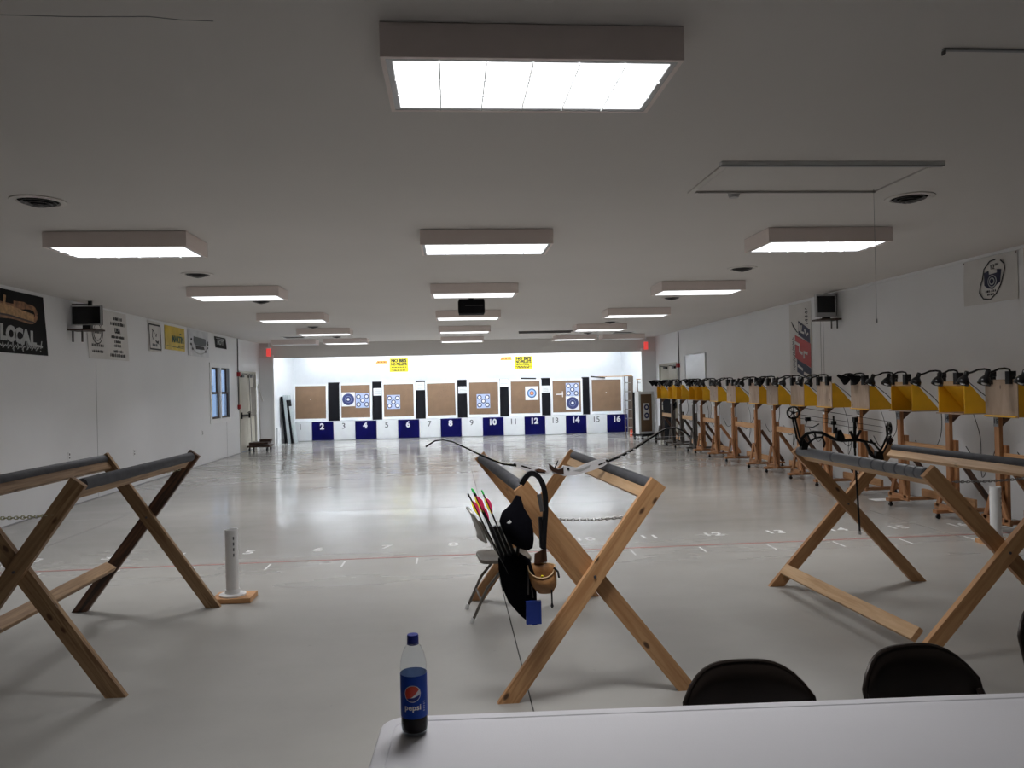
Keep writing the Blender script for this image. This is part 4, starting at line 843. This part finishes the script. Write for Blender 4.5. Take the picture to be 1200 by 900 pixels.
# white pipe holders
def pipe_holder(x, y, label):
    t = thing('pipe_holder', (x, y, 0), label, 'pipe', 'white pipe arrow holders')
    board('base_block', (-.14, 0, .02), (.17, 0, .02), .24, .039, (0, 0, 1), W_FIR, t); MB().lathe([(.001, .040), (.105, .040), (.105, .052), (.06, .058), (.058, .09), (.052, .09)], 24).build('flange', M_PVC, t, True)
    MB().lathe([(.052, .0585), (.052, .575), (.046, .575), (.046, .10), (.001, .10)], 24).build('pipe', M_PVC, t, True)
    for k in range(4): MB().box(.0515, .0525, -.006, .004, .36+k*.045, .385+k*.045, Matrix.Rotation(-1.0, 4, 'Z')).build('print_mark', M_INKGREY, t)
pipe_holder(-1.805, 6.39, 'white pipe holder on a wood block beside the old rack'); pipe_holder(5.42, 7.25, 'white pipe holder standing in front of the numbered lamp stands')

# ================================================================ BOWS
def at(x, z): return (x, 0, z)
BY = 4.95
t = thing('recurve_bow', (0, BY, 0), 'white and black recurve bow lying across the middle rack', 'bow')
riser = [(.387, 1.159), (.399, 1.165), (.447, 1.159), (.495, 1.147), (.567, 1.121), (.615, 1.107), (.625, 1.14), (.646, 1.133), (.67, 1.105), (.707, 1.101), (.721, 1.134), (.75, 1.128), (.811, 1.116), (.872, 1.141), (.934, 1.161), (1.002, 1.173), (1.023, 1.164), (1.023, 1.149), (.982, 1.12), (.921, 1.1), (.846, 1.079), (.797, 1.068), (.724, 1.067), (.676, 1.081), (.639, 1.093), (.597, 1.081), (.53, 1.087), (.464, 1.112), (.422, 1.131), (.386, 1.144)]
ZB = .03
def lift(P): return [(x, z+ZB) for x, z in P]
rz_ = MB().prism(lift(riser), -.018, .018).build('riser', M_RISER, t)
for P in ([(.44, 1.139), (.50, 1.118), (.515, 1.123), (.45, 1.146)], [(.955, 1.128), (.995, 1.145), (.998, 1.152), (.95, 1.137)], [(.535, 1.108), (.60, 1.096), (.60, 1.088), (.545, 1.095)]): MB().prism(lift(P), -.0195, -.0181).build('cut_out', M_BLACK, rz_)
for x, z in ((.403, 1.152), (1.008, 1.160), (.752, 1.112)): MB().prism([(x+.008*math.cos(a), z+ZB+.008*math.sin(a)) for a in [2*PI*i/12 for i in range(12)]], -.024, -.0181).build('limb_bolt', M_BLACK, rz_)
MB().prism(lift([(.785, 1.10), (.84, 1.112), (.90, 1.135), (.89, 1.115), (.83, 1.09)]), -.0195, -.0181).build('engraving', M_LETTERG, rz_)
MB().prism(lift([(.627, 1.15), (.652, 1.13), (.682, 1.111), (.713, 1.116), (.721, 1.131), (.722, 1.08), (.682, 1.084), (.646, 1.1), (.628, 1.125)]), -.024, .024).build('grip', M_DKBROWN, t)
MB().tube([at(.652, 1.085+ZB), at(.69, 1.169+ZB)], .004, 6).build('arrow_rest', M_BLACK, t)
MB().prism(lift([(.53, 1.112), (.56, 1.12), (.60, 1.108), (.61, 1.096), (.565, 1.10)]), -.0215, -.0196).build('red_decal', M_LEATHD, rz_)
def limb(name, P, ws, ts, m):
    mb = MB(); vs = []; n = len(P)
    for i, (x, z) in enumerate(P):
        a, b = P[max(i-1, 0)], P[min(i+1, n-1)]; d = Vector((b[0]-a[0], b[1]-a[1])).normalized(); q = Vector((-d.y, d.x))*ts[i]/2
        for s1, s2 in ((1, -1), (1, 1), (-1, 1), (-1, -1)): vs.append((x+q.x*s1, s2*ws[i]/2, z+ZB+q.y*s1))
    fs = [(0, 1, 2, 3), tuple(4*(n-1)+k for k in (3, 2, 1, 0))]
    for i in range(n-1):
        for k in range(4): fs.append((4*i+k, 4*i+4+k, 4*i+4+(k+1) % 4, 4*i+(k+1) % 4))
    mb.add(vs, fs); return mb.build(name, m, t, True)
limb('limb', [(.414, 1.145), (.331, 1.156), (.249, 1.189), (.166, 1.228), (.085, 1.271), (.003, 1.31), (-.052, 1.323), (-.107, 1.318), (-.168, 1.282)], [.044, .044, .042, .038, .033, .028, .024, .02, .014], [.013, .012, .011, .010, .009, .008, .008, .009, .012], M_GLOSSB)
lr = limb('limb', [(1.016, 1.152), (1.119, 1.191), (1.206, 1.236), (1.293, 1.29), (1.363, 1.333), (1.409, 1.354), (1.479, 1.361), (1.53, 1.334), (1.575, 1.299)], [.044, .044, .042, .038, .033, .028, .024, .02, .014], [.013, .012, .011, .010, .009, .008, .008, .009, .012], M_GLOSSB)
for f in (.0, .35, .7):
    x, z = 1.10+f*.12, 1.184+f*.062+ZB; MB().box(x, x+.018, -.0225, -.0205, z-.003, z+.004).build('limb_print', M_RISER, lr)
MB().tube([at(-.16, 1.290+ZB), at(.7, 1.302+ZB), at(1.57, 1.303+ZB)], .0012, 5).build('bowstring', M_STRING, t)

CY = 5.85
t = thing('compound_bow', (0, CY, .036), 'black compound bow with wheels resting on the taped rack', 'bow')
def wheel(name, x, z, r, tilt=0.0):
    M = Matrix.Translation((x, 0, z)) @ Matrix.Rotation(tilt, 4, 'Z') @ Matrix.Rotation(PI/2, 4, 'X'); mb = MB()
    mb.lathe([(r*.80, -.008), (r, -.008), (r*.95, 0), (r, .008), (r*.80, .008), (r*.80, -.008)], 24, M); mb.lathe([(.001, -.012), (r*.22, -.012), (r*.22, .012), (.001, .012)], 12, M)
    for k in range(5):
        a = 2*PI*k/5; p = [M @ Vector((r*.2*math.cos(a), r*.2*math.sin(a), 0)), M @ Vector((r*.85*math.cos(a+.2), r*.85*math.sin(a+.2), 0))]; mb.tube(p, r*.07, 6)
    return mb.build(name, M_BLACK, t, True)
wheel('cam_wheel', 2.699, 1.393, .052); wheel('cam_wheel', 3.489, 1.246, .052, .7)
MB().tube([at(2.692, 1.36), at(2.725, 1.19), at(2.756, 1.126)], .008, 6).build('limb', M_BLACK, t); MB().tube([at(2.712, 1.36), at(2.746, 1.198), at(2.782, 1.134)], .008, 6).build('limb', M_BLACK, t)
MB().tube([at(3.375, 1.02), at(3.433, 1.106), at(3.477, 1.20)], .008, 6).build('limb', M_BLACK, t); MB().tube([at(3.407, 1.016), at(3.457, 1.096), at(3.503, 1.19)], .008, 6).build('limb', M_BLACK, t)
rs = MB().tube([at(2.752, 1.13), at(2.767, 1.189), at(2.805, 1.224), at(2.861, 1.236), at(2.927, 1.229), at(2.973, 1.205), at(3.038, 1.172), at(3.094, 1.161), at(3.179, 1.163), at(3.236, 1.162), at(3.283, 1.147), at(3.31, 1.101), at(3.325, 1.05), at(3.39, 1.0)], .013, 8).build('riser', M_BLACK, t, True)
MB().tube([at(2.78, 1.115), at(2.832, 1.16), at(2.879, 1.19), at(2.935, 1.193), at(2.953, 1.147), at(2.943, 1.111)], .009, 6).build('riser_web', M_BLACK, t)
for a, b in (((2.80, 1.135), (2.775, 1.195)), ((2.835, 1.16), (2.81, 1.222)), ((2.88, 1.19), (2.87, 1.235)), ((2.935, 1.193), (2.945, 1.22)), ((3.28, 1.15), (3.345, 1.05)), ((3.25, 1.16), (3.37, 1.13)), ((3.33, 1.16), (3.42, 1.06))): MB().tube([at(*a), at(*b)], .008, 6).build('riser_web', M_BLACK, t)
MB().prism([(2.75, 1.10), (2.80, 1.10), (2.815, 1.15), (2.765, 1.17)], -.02, .02).build('limb_pocket', M_BLACK, t); MB().prism([(3.36, 1.0), (3.43, 1.0), (3.42, 1.06), (3.37, 1.07)], -.02, .02).build('limb_pocket', M_BLACK, t)
MB().tube([at(2.703, 1.444), at(3.514, 1.298)], .0022, 5).build('bowstring', M_BLACK, t); MB().tube([at(2.743, 1.379), at(3.437, 1.261)], .002, 5).build('cable', M_BLACK, t); MB().tube([at(2.735, 1.352), at(3.436, 1.215)], .002, 5).build('cable', M_BLACK, t)
MB().tube([at(3.03, 1.362), at(3.03, 1.217)], .007, 6).box(3.015, 3.045, -.015, .015, 1.29, 1.32).build('cable_rod', M_BLACK, t)
MB().tube([at(2.813, 1.345), at(2.797, 1.282), at(2.86, 1.275), at(2.91, 1.30)], .005, 6).box(2.80, 2.835, -.015, .015, 1.325, 1.355).build('string_stop', M_BLACK, t)
MB().prism([(3.04, 1.17), (3.05, 1.245), (3.075, 1.25), (3.10, 1.20), (3.11, 1.165)], -.03, .01).build('sight', M_BLACK, t)
MB().tube([at(3.049, 1.22), at(3.05, 1.27)], .01, 6).build('sight_pin', M_BLACK, t)
MB().tube([at(3.205, 1.339), at(3.20, 1.10)], .012, 8).box(3.192, 3.222, -.02, .02, 1.31, 1.345).tube([at(3.165, 1.235), at(3.20, 1.16)], .011, 6).tube([at(3.252, 1.24), at(3.205, 1.16)], .011, 6).build('stabiliser_mount', M_BLACK, t)
MB().tube([at(3.20, 1.10), at(3.205, .92), at(3.225, .44)], .008, 8).build('stabiliser', M_BLACK, t, True); MB().tube([at(3.225, .44), at(3.227, .41)], .011, 8).build('stabiliser_tip', M_SILVER, t)
MB().prism([(3.502, 1.187), (3.534, 1.15), (3.505, 1.113), (3.463, 1.151)], .01, .03).build('quiver_hood', M_DKBROWN, t)

# ================================================================ CHAIRS
def folding_chair(loc, rz, label, m_body, m_cap, group):
    """folding metal chair, local front = -Y, origin on the floor between its feet"""
    t = thing('folding_chair', loc, label, 'chair', group, rz=rz)
    for s in (-1, 1):
        l = MB().tube([(s*.205, -.235, .0), (s*.205, -.17, .18), (s*.205, .05, .52), (s*.192, .125, .66)], .012, 8).build('front_leg', m_body, t, True); MB().tube([(s*.205, -.239, .0), (s*.205, -.225, .035)], .016, 8).build('foot_cap', m_cap, l)
        l = MB().tube([(s*.18, .235, .0), (s*.18, .12, .24), (s*.18, -.045, .43)], .011, 8).build('rear_leg', m_body, t, True); MB().tube([(s*.18, .239, .0), (s*.18, .222, .035)], .015, 8).build('foot_cap', m_cap, l)
    MB().tube([(-.205, -.155, .20), (.205, -.155, .20)], .008, 6).build('cross_bar', m_body, t); MB().tube([(-.18, .16, .15), (.18, .16, .15)], .008, 6).build('cross_bar', m_body, t)
    # seat: dished pressed panel with rounded corners
    def rr(w, d, r, n=5):
        P = []
        for cx, cy, a0 in ((w-r, d-r, 0), (-w+r, d-r, PI/2), (-w+r, -d+r, PI), (w-r, -d+r, 1.5*PI)):
            for k in range(n+1): a = a0+k*PI/2/n; P.append((cx+r*math.cos(a), cy+r*math.sin(a)))
        return P
    mb = MB(); o1, o2 = rr(.19, .19, .07), rr(.165, .165, .06); n = len(o1)
    vs = [(x, y-.03, .415) for x, y in o1]+[(x, y-.03, .44) for x, y in o1]+[(x, y-.03, .442) for x, y in o2]+[(x*.9, y*.9-.03, .434) for x, y in o2]
    fs = [tuple(range(n-1, -1, -1)), tuple(range(3*n, 4*n))]+[(k*n+i, k*n+(i+1) % n, (k+1)*n+(i+1) % n, (k+1)*n+i) for k in range(3) for i in range(n)]
    mb.add(vs, fs); mb.build('seat', m_body, t, True)
    # backrest: curved panel with rolled rim
    mb = MB(); nx, ny = 16, 8; F = lambda u, v: None
    def bp_(u, v, o):
        x = (u-.5)*.43; zt = .79-.11*(abs(2*u-1)**3.6); zb = .575+.0*(abs(2*u-1)); z = zb+(zt-zb)*v
        y = .115+(z-.575)*.34+.035*(1-(2*u-1)**2)+o - .012*(1 if (0 < u < 1 and 0 < v < 1) else 0)
        return (x, y, z)
    k0 = (nx+1)*(ny+1); R = nx+1; vs = [bp_(i/nx, j/ny, 0) for j in range(ny+1) for i in range(nx+1)]+[bp_(i/nx, j/ny, .014) for j in range(ny+1) for i in range(nx+1)]; fs = []
    for j in range(ny):
        for i in range(nx): a = j*R+i; fs += [(a, a+1, a+R+1, a+R), (k0+a, k0+a+R, k0+a+R+1, k0+a+1)]
    for i in range(nx): a = ny*R+i; fs += [(i+1, i, k0+i, k0+i+1), (a, a+1, k0+a+1, k0+a)]
    for j in range(ny): a = j*R; b = a+nx; fs += [(a, a+R, k0+a+R, k0+a), (b+R, b, k0+b, k0+b+R)]
    mb.add(vs, fs); bk = mb.build('backrest', m_body, t, True)
    rim = [bp_(0, j/ny, .007) for j in range(ny+1)]+[bp_(i/nx, 1, .007) for i in range(1, nx+1)]+[bp_(1, 1-j/ny, .007) for j in range(1, ny+1)]
    MB().tube(rim, .0095, 8).build('back_rim', M_STEEL if m_body is M_CHAIR else M_CHAIRD, bk, True)
    return t
folding_chair((.335, 5.68, 0), PI/2+.08, 'grey brown folding chair standing inside the middle rack', M_CHAIR, M_PVC, 'folding chairs')
c1 = folding_chair((.955, 2.295, 0), -.03, 'dark folding chair pushed to the table, showing a flat rounded back', M_CHAIRD, M_BLACK, 'folding chairs')
c2 = folding_chair((1.585, 2.315, 0), .10, 'black folding chair at the table beside the flat-backed one, back tilted', M_CHAIRD, M_BLACK, 'folding chairs')
c3 = folding_chair((2.385, 2.63, 0), .0, 'dark folding chair at the table end past the tilted one', M_CHAIRD, M_BLACK, 'folding chairs')

for c_, k_ in ((c1, .935), (c2, .955), (c3, 1.0)): c_.scale = (1, 1, k_)
# ================================================================ QUIVER SET ON THE MIDDLE RACK
QY = 4.0
t = thing('hip_quiver', (0, QY, 0), 'black hip quiver belt with leather pouch hung on the middle rack', 'quiver')
bl = [(.36, .02, 1.17), (.40, .0, 1.225), (.445, -.0, 1.215), (.478, -.0, 1.15), (.485, .0, 1.05), (.475, .0, .93), (.468, .0, .83)]
bl = [tuple(p) for p in smooth_path(bl, 5)]
mb = MB(); vs = []
for i, p in enumerate(bl):
    a, b = Vector(bl[max(i-1, 0)]), Vector(bl[min(i+1, len(bl)-1)]); d = (b-a).normalized(); q = d.cross(Vector((0, 1, 0))).normalized()*.004
    for s1, s2 in ((1, -1), (1, 1), (-1, 1), (-1, -1)): vs.append((p[0]+q.x*s1*3.4, p[1]+s2*.014, p[2]+q.z*s1*3.4))
n = len(bl); fs = [(0, 1, 2, 3), tuple(4*(n-1)+k for k in (3, 2, 1, 0))]+[(4*i+k, 4*i+4+k, 4*i+4+(k+1) % 4, 4*i+(k+1) % 4) for i in range(n-1) for k in range(4)]
mb.add(vs, fs); mb.build('belt', M_BLACK, t, True)
MB().tube([(.455, -.012, 1.0), (.458, -.012, .84)], .011, 6).build('strap_end', M_BLACK, t); MB().tube([(.45, -.018, 1.12), (.465, -.02, 1.03)], .012, 6).build('buckle', M_GALV, t)
MB().tube([(.34, .0, .90), (.33, .0, .80), (.30, 0, .76)], .010, 6).build('hanger_strap', M_BLACK, t)
# quiver body: flattened tube slanting down to the right
mb = MB(); prof = [(.285, .80, .055, .035), (.315, .75, .085, .05), (.335, .66, .09, .055), (.355, .57, .075, .05), (.385, .49, .045, .035), (.42, .43, .02, .02)]; vs = []; fs = []; n = 14
for x, z, rx, ry in prof:
    for k in range(n): a = 2*PI*k/n; vs.append((x+rx*math.cos(a), ry*math.sin(a)+.02, z+rx*math.cos(a)*.25))
for i in range(len(prof)-1):
    for k in range(n): fs.append((i*n+k, (i+1)*n+k, (i+1)*n+(k+1) % n, i*n+(k+1) % n))
fs += [tuple(range(n)), tuple((len(prof)-1)*n+k for k in range(n-1, -1, -1))]; mb.add(vs, fs); mb.build('quiver_body', M_CLOTHB, t, True)
for j in range(4): MB().tube([(.19+.022*j, -.01+.012*(j % 2), .96), (.30+.022*j, .0+.012*(j % 2), .67)], .010, 8).build('quiver_tube', M_BLACK, t, True)
# tan pouch: open bucket, front dips down
mb = MB(); n = 16; vs = []; fs = []
for i, (f, rs_) in enumerate(((0, 1.0), (.35, 1.02), (.7, .92), (1.0, .55))):
    for k in range(n):
        a = 2*PI*k/n; top = .745 - .05*(math.cos(a) > .2)*0 - .055*max(0, -math.sin(a)); z = top+(0.605-top)*f
        vs.append((.452+.072*rs_*math.cos(a)+.02*f, -.02+.052*rs_*math.sin(a), z))
for i in range(3):
    for k in range(n): fs.append((i*n+k, (i+1)*n+k, (i+1)*n+(k+1) % n, i*n+(k+1) % n))
fs.append(tuple(3*n+k for k in range(n-1, -1, -1))); mb.add(vs, fs); pc = mb.build('leather_pouch', M_LEATHER, t, True)
sol = pc.modifiers.new('thick', 'SOLIDIFY'); sol.thickness = .004; sol.offset = -1
MB().tube([(.452+.0725*math.cos(2*PI*k/n), -.02+.0525*math.sin(2*PI*k/n), .747-.055*max(0, -math.sin(2*PI*k/n))) for k in range(n+1)], .0035, 6).build('pouch_rim', M_LEATHP, pc, True)
MB().prism([(.42, .745), (.49, .755), (.488, .83), (.425, .80)], .022, .030).build('pouch_back_flap', M_LEATHD, pc); MB().tube([(.515, -.05, .74), (.535, -.06, .72), (.54, -.06, .69)], .006, 6).build('side_lace', M_BLACK, pc); MB().tube([(.50, -.06, .63), (.50, -.065, .56), (.50, -.065, .555), (.50, -.065, .545), (.50, -.065, .535)], [.004, .004, .006, .009, .004], 6).build('hanging_lace', M_BLACK, pc)
MB().tube([(.44, -.03, .65), (.455, -.045, .70)], .006, 6).build('yellow_tool', M_FYEL, pc)
MB().tube([(.385, -.02, .73), (.38, -.03, .60)], .004, 6).tube([(.40, -.02, .64), (.405, -.03, .58)], .004, 6).build('tag_cord', M_GALV, t)
MB().box(.366, .446, -.045, -.02, .448, .568).build('blue_block', M_BLUE, t)
# black cloth cap hanging at the leg end
t = thing('cloth_hat', (.325, QY-.035, .86), 'black cloth hat hanging from the leg end of the middle rack', 'hat')
mb = MB(); prof = [(.012, .262, .012, .012), (.005, .21, .035, .025), (.0, .16, .075, .04), (-.002, .11, .088, .052), (.008, .055, .080, .055), (.02, .01, .062, .045), (.03, -.012, .03, .02)]; vs = []; fs = []; n = 16
for x, z, rx, ry in prof:
    for k in range(n): a = 2*PI*k/n; vs.append((x+rx*math.cos(a), -.03+ry*math.sin(a), z-rx*math.cos(a)*.28))
for i in range(len(prof)-1):
    for k in range(n): fs.append((i*n+k, (i+1)*n+k, (i+1)*n+(k+1) % n, i*n+(k+1) % n))
fs += [tuple(range(n)), tuple((len(prof)-1)*n+k for k in range(n-1, -1, -1))]; mb.add(vs, fs); mb.build('hat_cloth', M_CLOTHB, t, True)
MB().prism([(-.055, .135), (-.04, .15), (-.03, .138), (-.042, .13)], -.092, -.088).build('white_mark', M_PAPER, t)
# arrows in the quiver
ARROWS = [((.078, 1.136), (.285, .70), -.02, 0), ((.098, 1.160), (.30, .70), .0, 1), ((.106, 1.152), (.315, .70), .02, 1), ((.150, 1.150), (.335, .70), -.01, 1), ((.125, 1.10), (.325, .70), .03, 0)]
for i, (a, b, dy, g_) in enumerate(ARROWS):
    A, B = Vector((a[0], 0, a[1])), Vector((b[0], 0, b[1])); d = (B-A).normalized(); q = Vector((-d.z, 0, d.x))
    t = thing('arrow', (0, QY+dy, 0), 'pink vaned black arrow with a %s nock standing in the hip quiver' % ('green' if g_ else 'black'), 'arrow', 'arrows in the hip quiver')
    MB().tube([A+d*.02, B], .0042, 8).build('shaft', M_GLOSSB, t); MB().tube([A, A+d*.024], .0045, 8).build('nock', M_NOCK if g_ else M_BLACK, t)
    for k, (vx, vy, m) in enumerate(((1, 0, M_PINK), (-.5, .86, M_PINK), (-.5, -.86, M_FYEL))):
        o = q*vx+Vector((0, vy, 0)); s0, s1 = A+d*.045, A+d*.135; hgt = .019
        pts = [s0+o*.004, s0+d*.012+o*hgt*.7, s0+d*.03+o*hgt, s0+d*.055+o*hgt*.85, s1+o*.004]; n_ = o.cross(d).normalized()*.0008
        mb = MB(); mb.add([p+n_ for p in pts]+[p-n_ for p in pts], [(0, 1, 2, 3, 4), (9, 8, 7, 6, 5)]+[(j, j+5, (j+1) % 5+5, (j+1) % 5) for j in range(5)]); mb.build('vane', m, t)

# ================================================================ TABLE AND BOTTLE
TZ = .75
t = thing('folding_table', (-.213, 2.225, 0), 'white plastic folding table with rounded corners holding the soda bottle', 'table', rz=-.043)
TL, TD = 2.44, .76
def rrect(x0, x1, y0, y1, r, n=10):
    P = []
    for cx, cy, a0 in ((x1-r, y1-r, 0), (x0+r, y1-r, PI/2), (x0+r, y0+r, PI), (x1-r, y0+r, 1.5*PI)):
        for k in range(n+1): a = a0+k*PI/2/n; P.append((cx+r*math.cos(a), cy+r*math.sin(a)))
    return P
rings = [(rrect(0, TL, -TD, 0, .075), TZ-.045), (rrect(0, TL, -TD, 0, .075), TZ-.010), (rrect(.004, TL-.004, -TD+.004, -.004, .071), TZ-.003), (rrect(.012, TL-.012, -TD+.012, -.012, .063), TZ),
         (rrect(.040, TL-.040, -TD+.040, -.040, .045), TZ), (rrect(.043, TL-.043, -TD+.043, -.043, .043), TZ-.0025), (rrect(.048, TL-.048, -TD+.048, -.048, .040), TZ-.0012), (rrect(.07, TL-.07, -TD+.07, -.07, .03), TZ-.001)]
vs = []; n = len(rings[0][0])
for P, z in rings: vs += [(x, y, z) for x, y in P]
fs = [tuple(range(n-1, -1, -1)), tuple((len(rings)-1)*n+k for k in range(n))]+[(k*n+i, k*n+(i+1) % n, (k+1)*n+(i+1) % n, (k+1)*n+i) for k in range(len(rings)-1) for i in range(n)]
mb = MB(); mb.add(vs, fs); mb.build('table_top', M_TABLE, t, True, sharp=.5)
for x in (.28, TL-.28):
    MB().tube([(x, -.08, 0), (x, -.08, TZ-.046)], .014, 10).build('leg', M_GREYLEG, t, True); MB().tube([(x, -TD+.08, 0), (x, -TD+.08, TZ-.046)], .014, 10).build('leg', M_GREYLEG, t, True)
    MB().tube([(x, -.0941, .30), (x, -TD+.0941, .30)], .010, 8).build('leg_bar', M_GREYLEG, t, True)
BLX, BLY, BZ = -.118, 2.105, TZ-.001
t = thing('soda_bottle', (BLX, BLY, BZ), 'cola bottle with blue label standing on the white table corner', 'bottle', rz=-.05)
outer = [(.020, .002), (.030, .0), (.035, .008), (.0372, .025), (.0368, .045), (.0358, .056), (.0358, .168), (.0366, .180), (.0352, .198), (.0305, .218), (.0225, .236), (.0150, .243), (.0128, .2465)]
inner = [(r-.0012, z+(.0015 if i < 2 else 0)) for i, (r, z) in enumerate(outer)]
MB().lathe([(.001, .006)]+outer+inner[::-1]+[(.001, .0075)], 40).build('bottle_wall', M_PET, t, True)
MB().lathe([(.001, .010), (.0285, .010), (.0333, .012), (.0355, .026), (.0350, .045), (.0343, .057), (.0343, .068), (.001, .068)], 40).build('cola', M_COLA, t, True)
lab = MB().lathe([(.0363, .052), (.0364, .056), (.0364, .166)], 48).build('label', M_LABEL, t, True)
MB().lathe([(.0354, .057), (.0354, .166)], 48).build('label_inside', M_LABELIN, t, True)
MB().lathe([(.0155, .2465), (.0158, .249), (.0158, .266), (.0145, .269), (.001, .269)], 28).lathe([(.001, .2466), (.0155, .2465)], 28).build('cap', M_CAP, t, True); MB().lathe([(.0152, .2425), (.0165, .2435), (.0165, .2455), (.0150, .246)], 28).build('cap_ring', M_CAP, t, True)
RL = .0367
def wrap(name, mesh_polys, m, lay=0):
    """polygons given in label space (x along the curve, z up) bent round the bottle"""
    mb = MB()
    for poly in mesh_polys: mb.add([((RL+.0003*lay)*math.sin(x/RL), -(RL+.0003*lay)*math.cos(x/RL), z) for x, z in poly], [tuple(range(len(poly)))])
    return mb.build(name, m, lab)
LC, LR_ = .120, .0225
def strips(y_lo, y_hi, r):
    out = []; N = 28; xs = [-r+2*r*i/N for i in range(N+1)]
    for a, b in zip(xs[:-1], xs[1:]):
        q = []
        for x in (a, b):
            e = math.sqrt(max(0, r*r-x*x)); q.append((max(-e, min(e, y_lo(x))), max(-e, min(e, y_hi(x)))))
        if q[0][1]-q[0][0] > 1e-6 or q[1][1]-q[1][0] > 1e-6: out.append([(a, LC+q[0][0]), (b, LC+q[1][0]), (b, LC+q[1][1]), (a, LC+q[0][1])])
    return out
big = lambda x: 1.0
wrap('logo_rim', strips(lambda x: -1, big, LR_), M_LOGOW, 1)
r2 = LR_*.93
wv1 = lambda x: r2*(-.42+.30*(x/r2)+.62*max(0, (x/r2+.25))**1.6)      # lower edge of the red
wv2 = lambda x: r2*(-.60+.10*(x/r2+1)+.30*max(0, (x/r2))**1.5)
wrap('logo_red', strips(wv1, big, r2), M_LOGORED, 2); wrap('logo_navy', strips(lambda x: -1, wv2, r2), M_LOGOB, 2)
tm = text_mesh('pepsi', .021, 0, .0006, space=1.05)
me = bpy.data.meshes.new('brand_lettering'); me.from_pydata([((RL+.0006)*math.sin(v.co.x/RL), -(RL+.0006)*math.cos(v.co.x/RL), v.co.y+.083) for v in tm.vertices], [], [tuple(p.vertices) for p in tm.polygons]); me.materials.append(M_LOGOW)
link(bpy.data.objects.new('brand_lettering', me), lab)
wrap('small_print', [[(.030, .07+k*.006), (.036, .07+k*.006), (.036, .072+k*.006), (.030, .072+k*.006)] for k in range(5)], M_TPALE, 1)
bpy.context.view_layer.update()
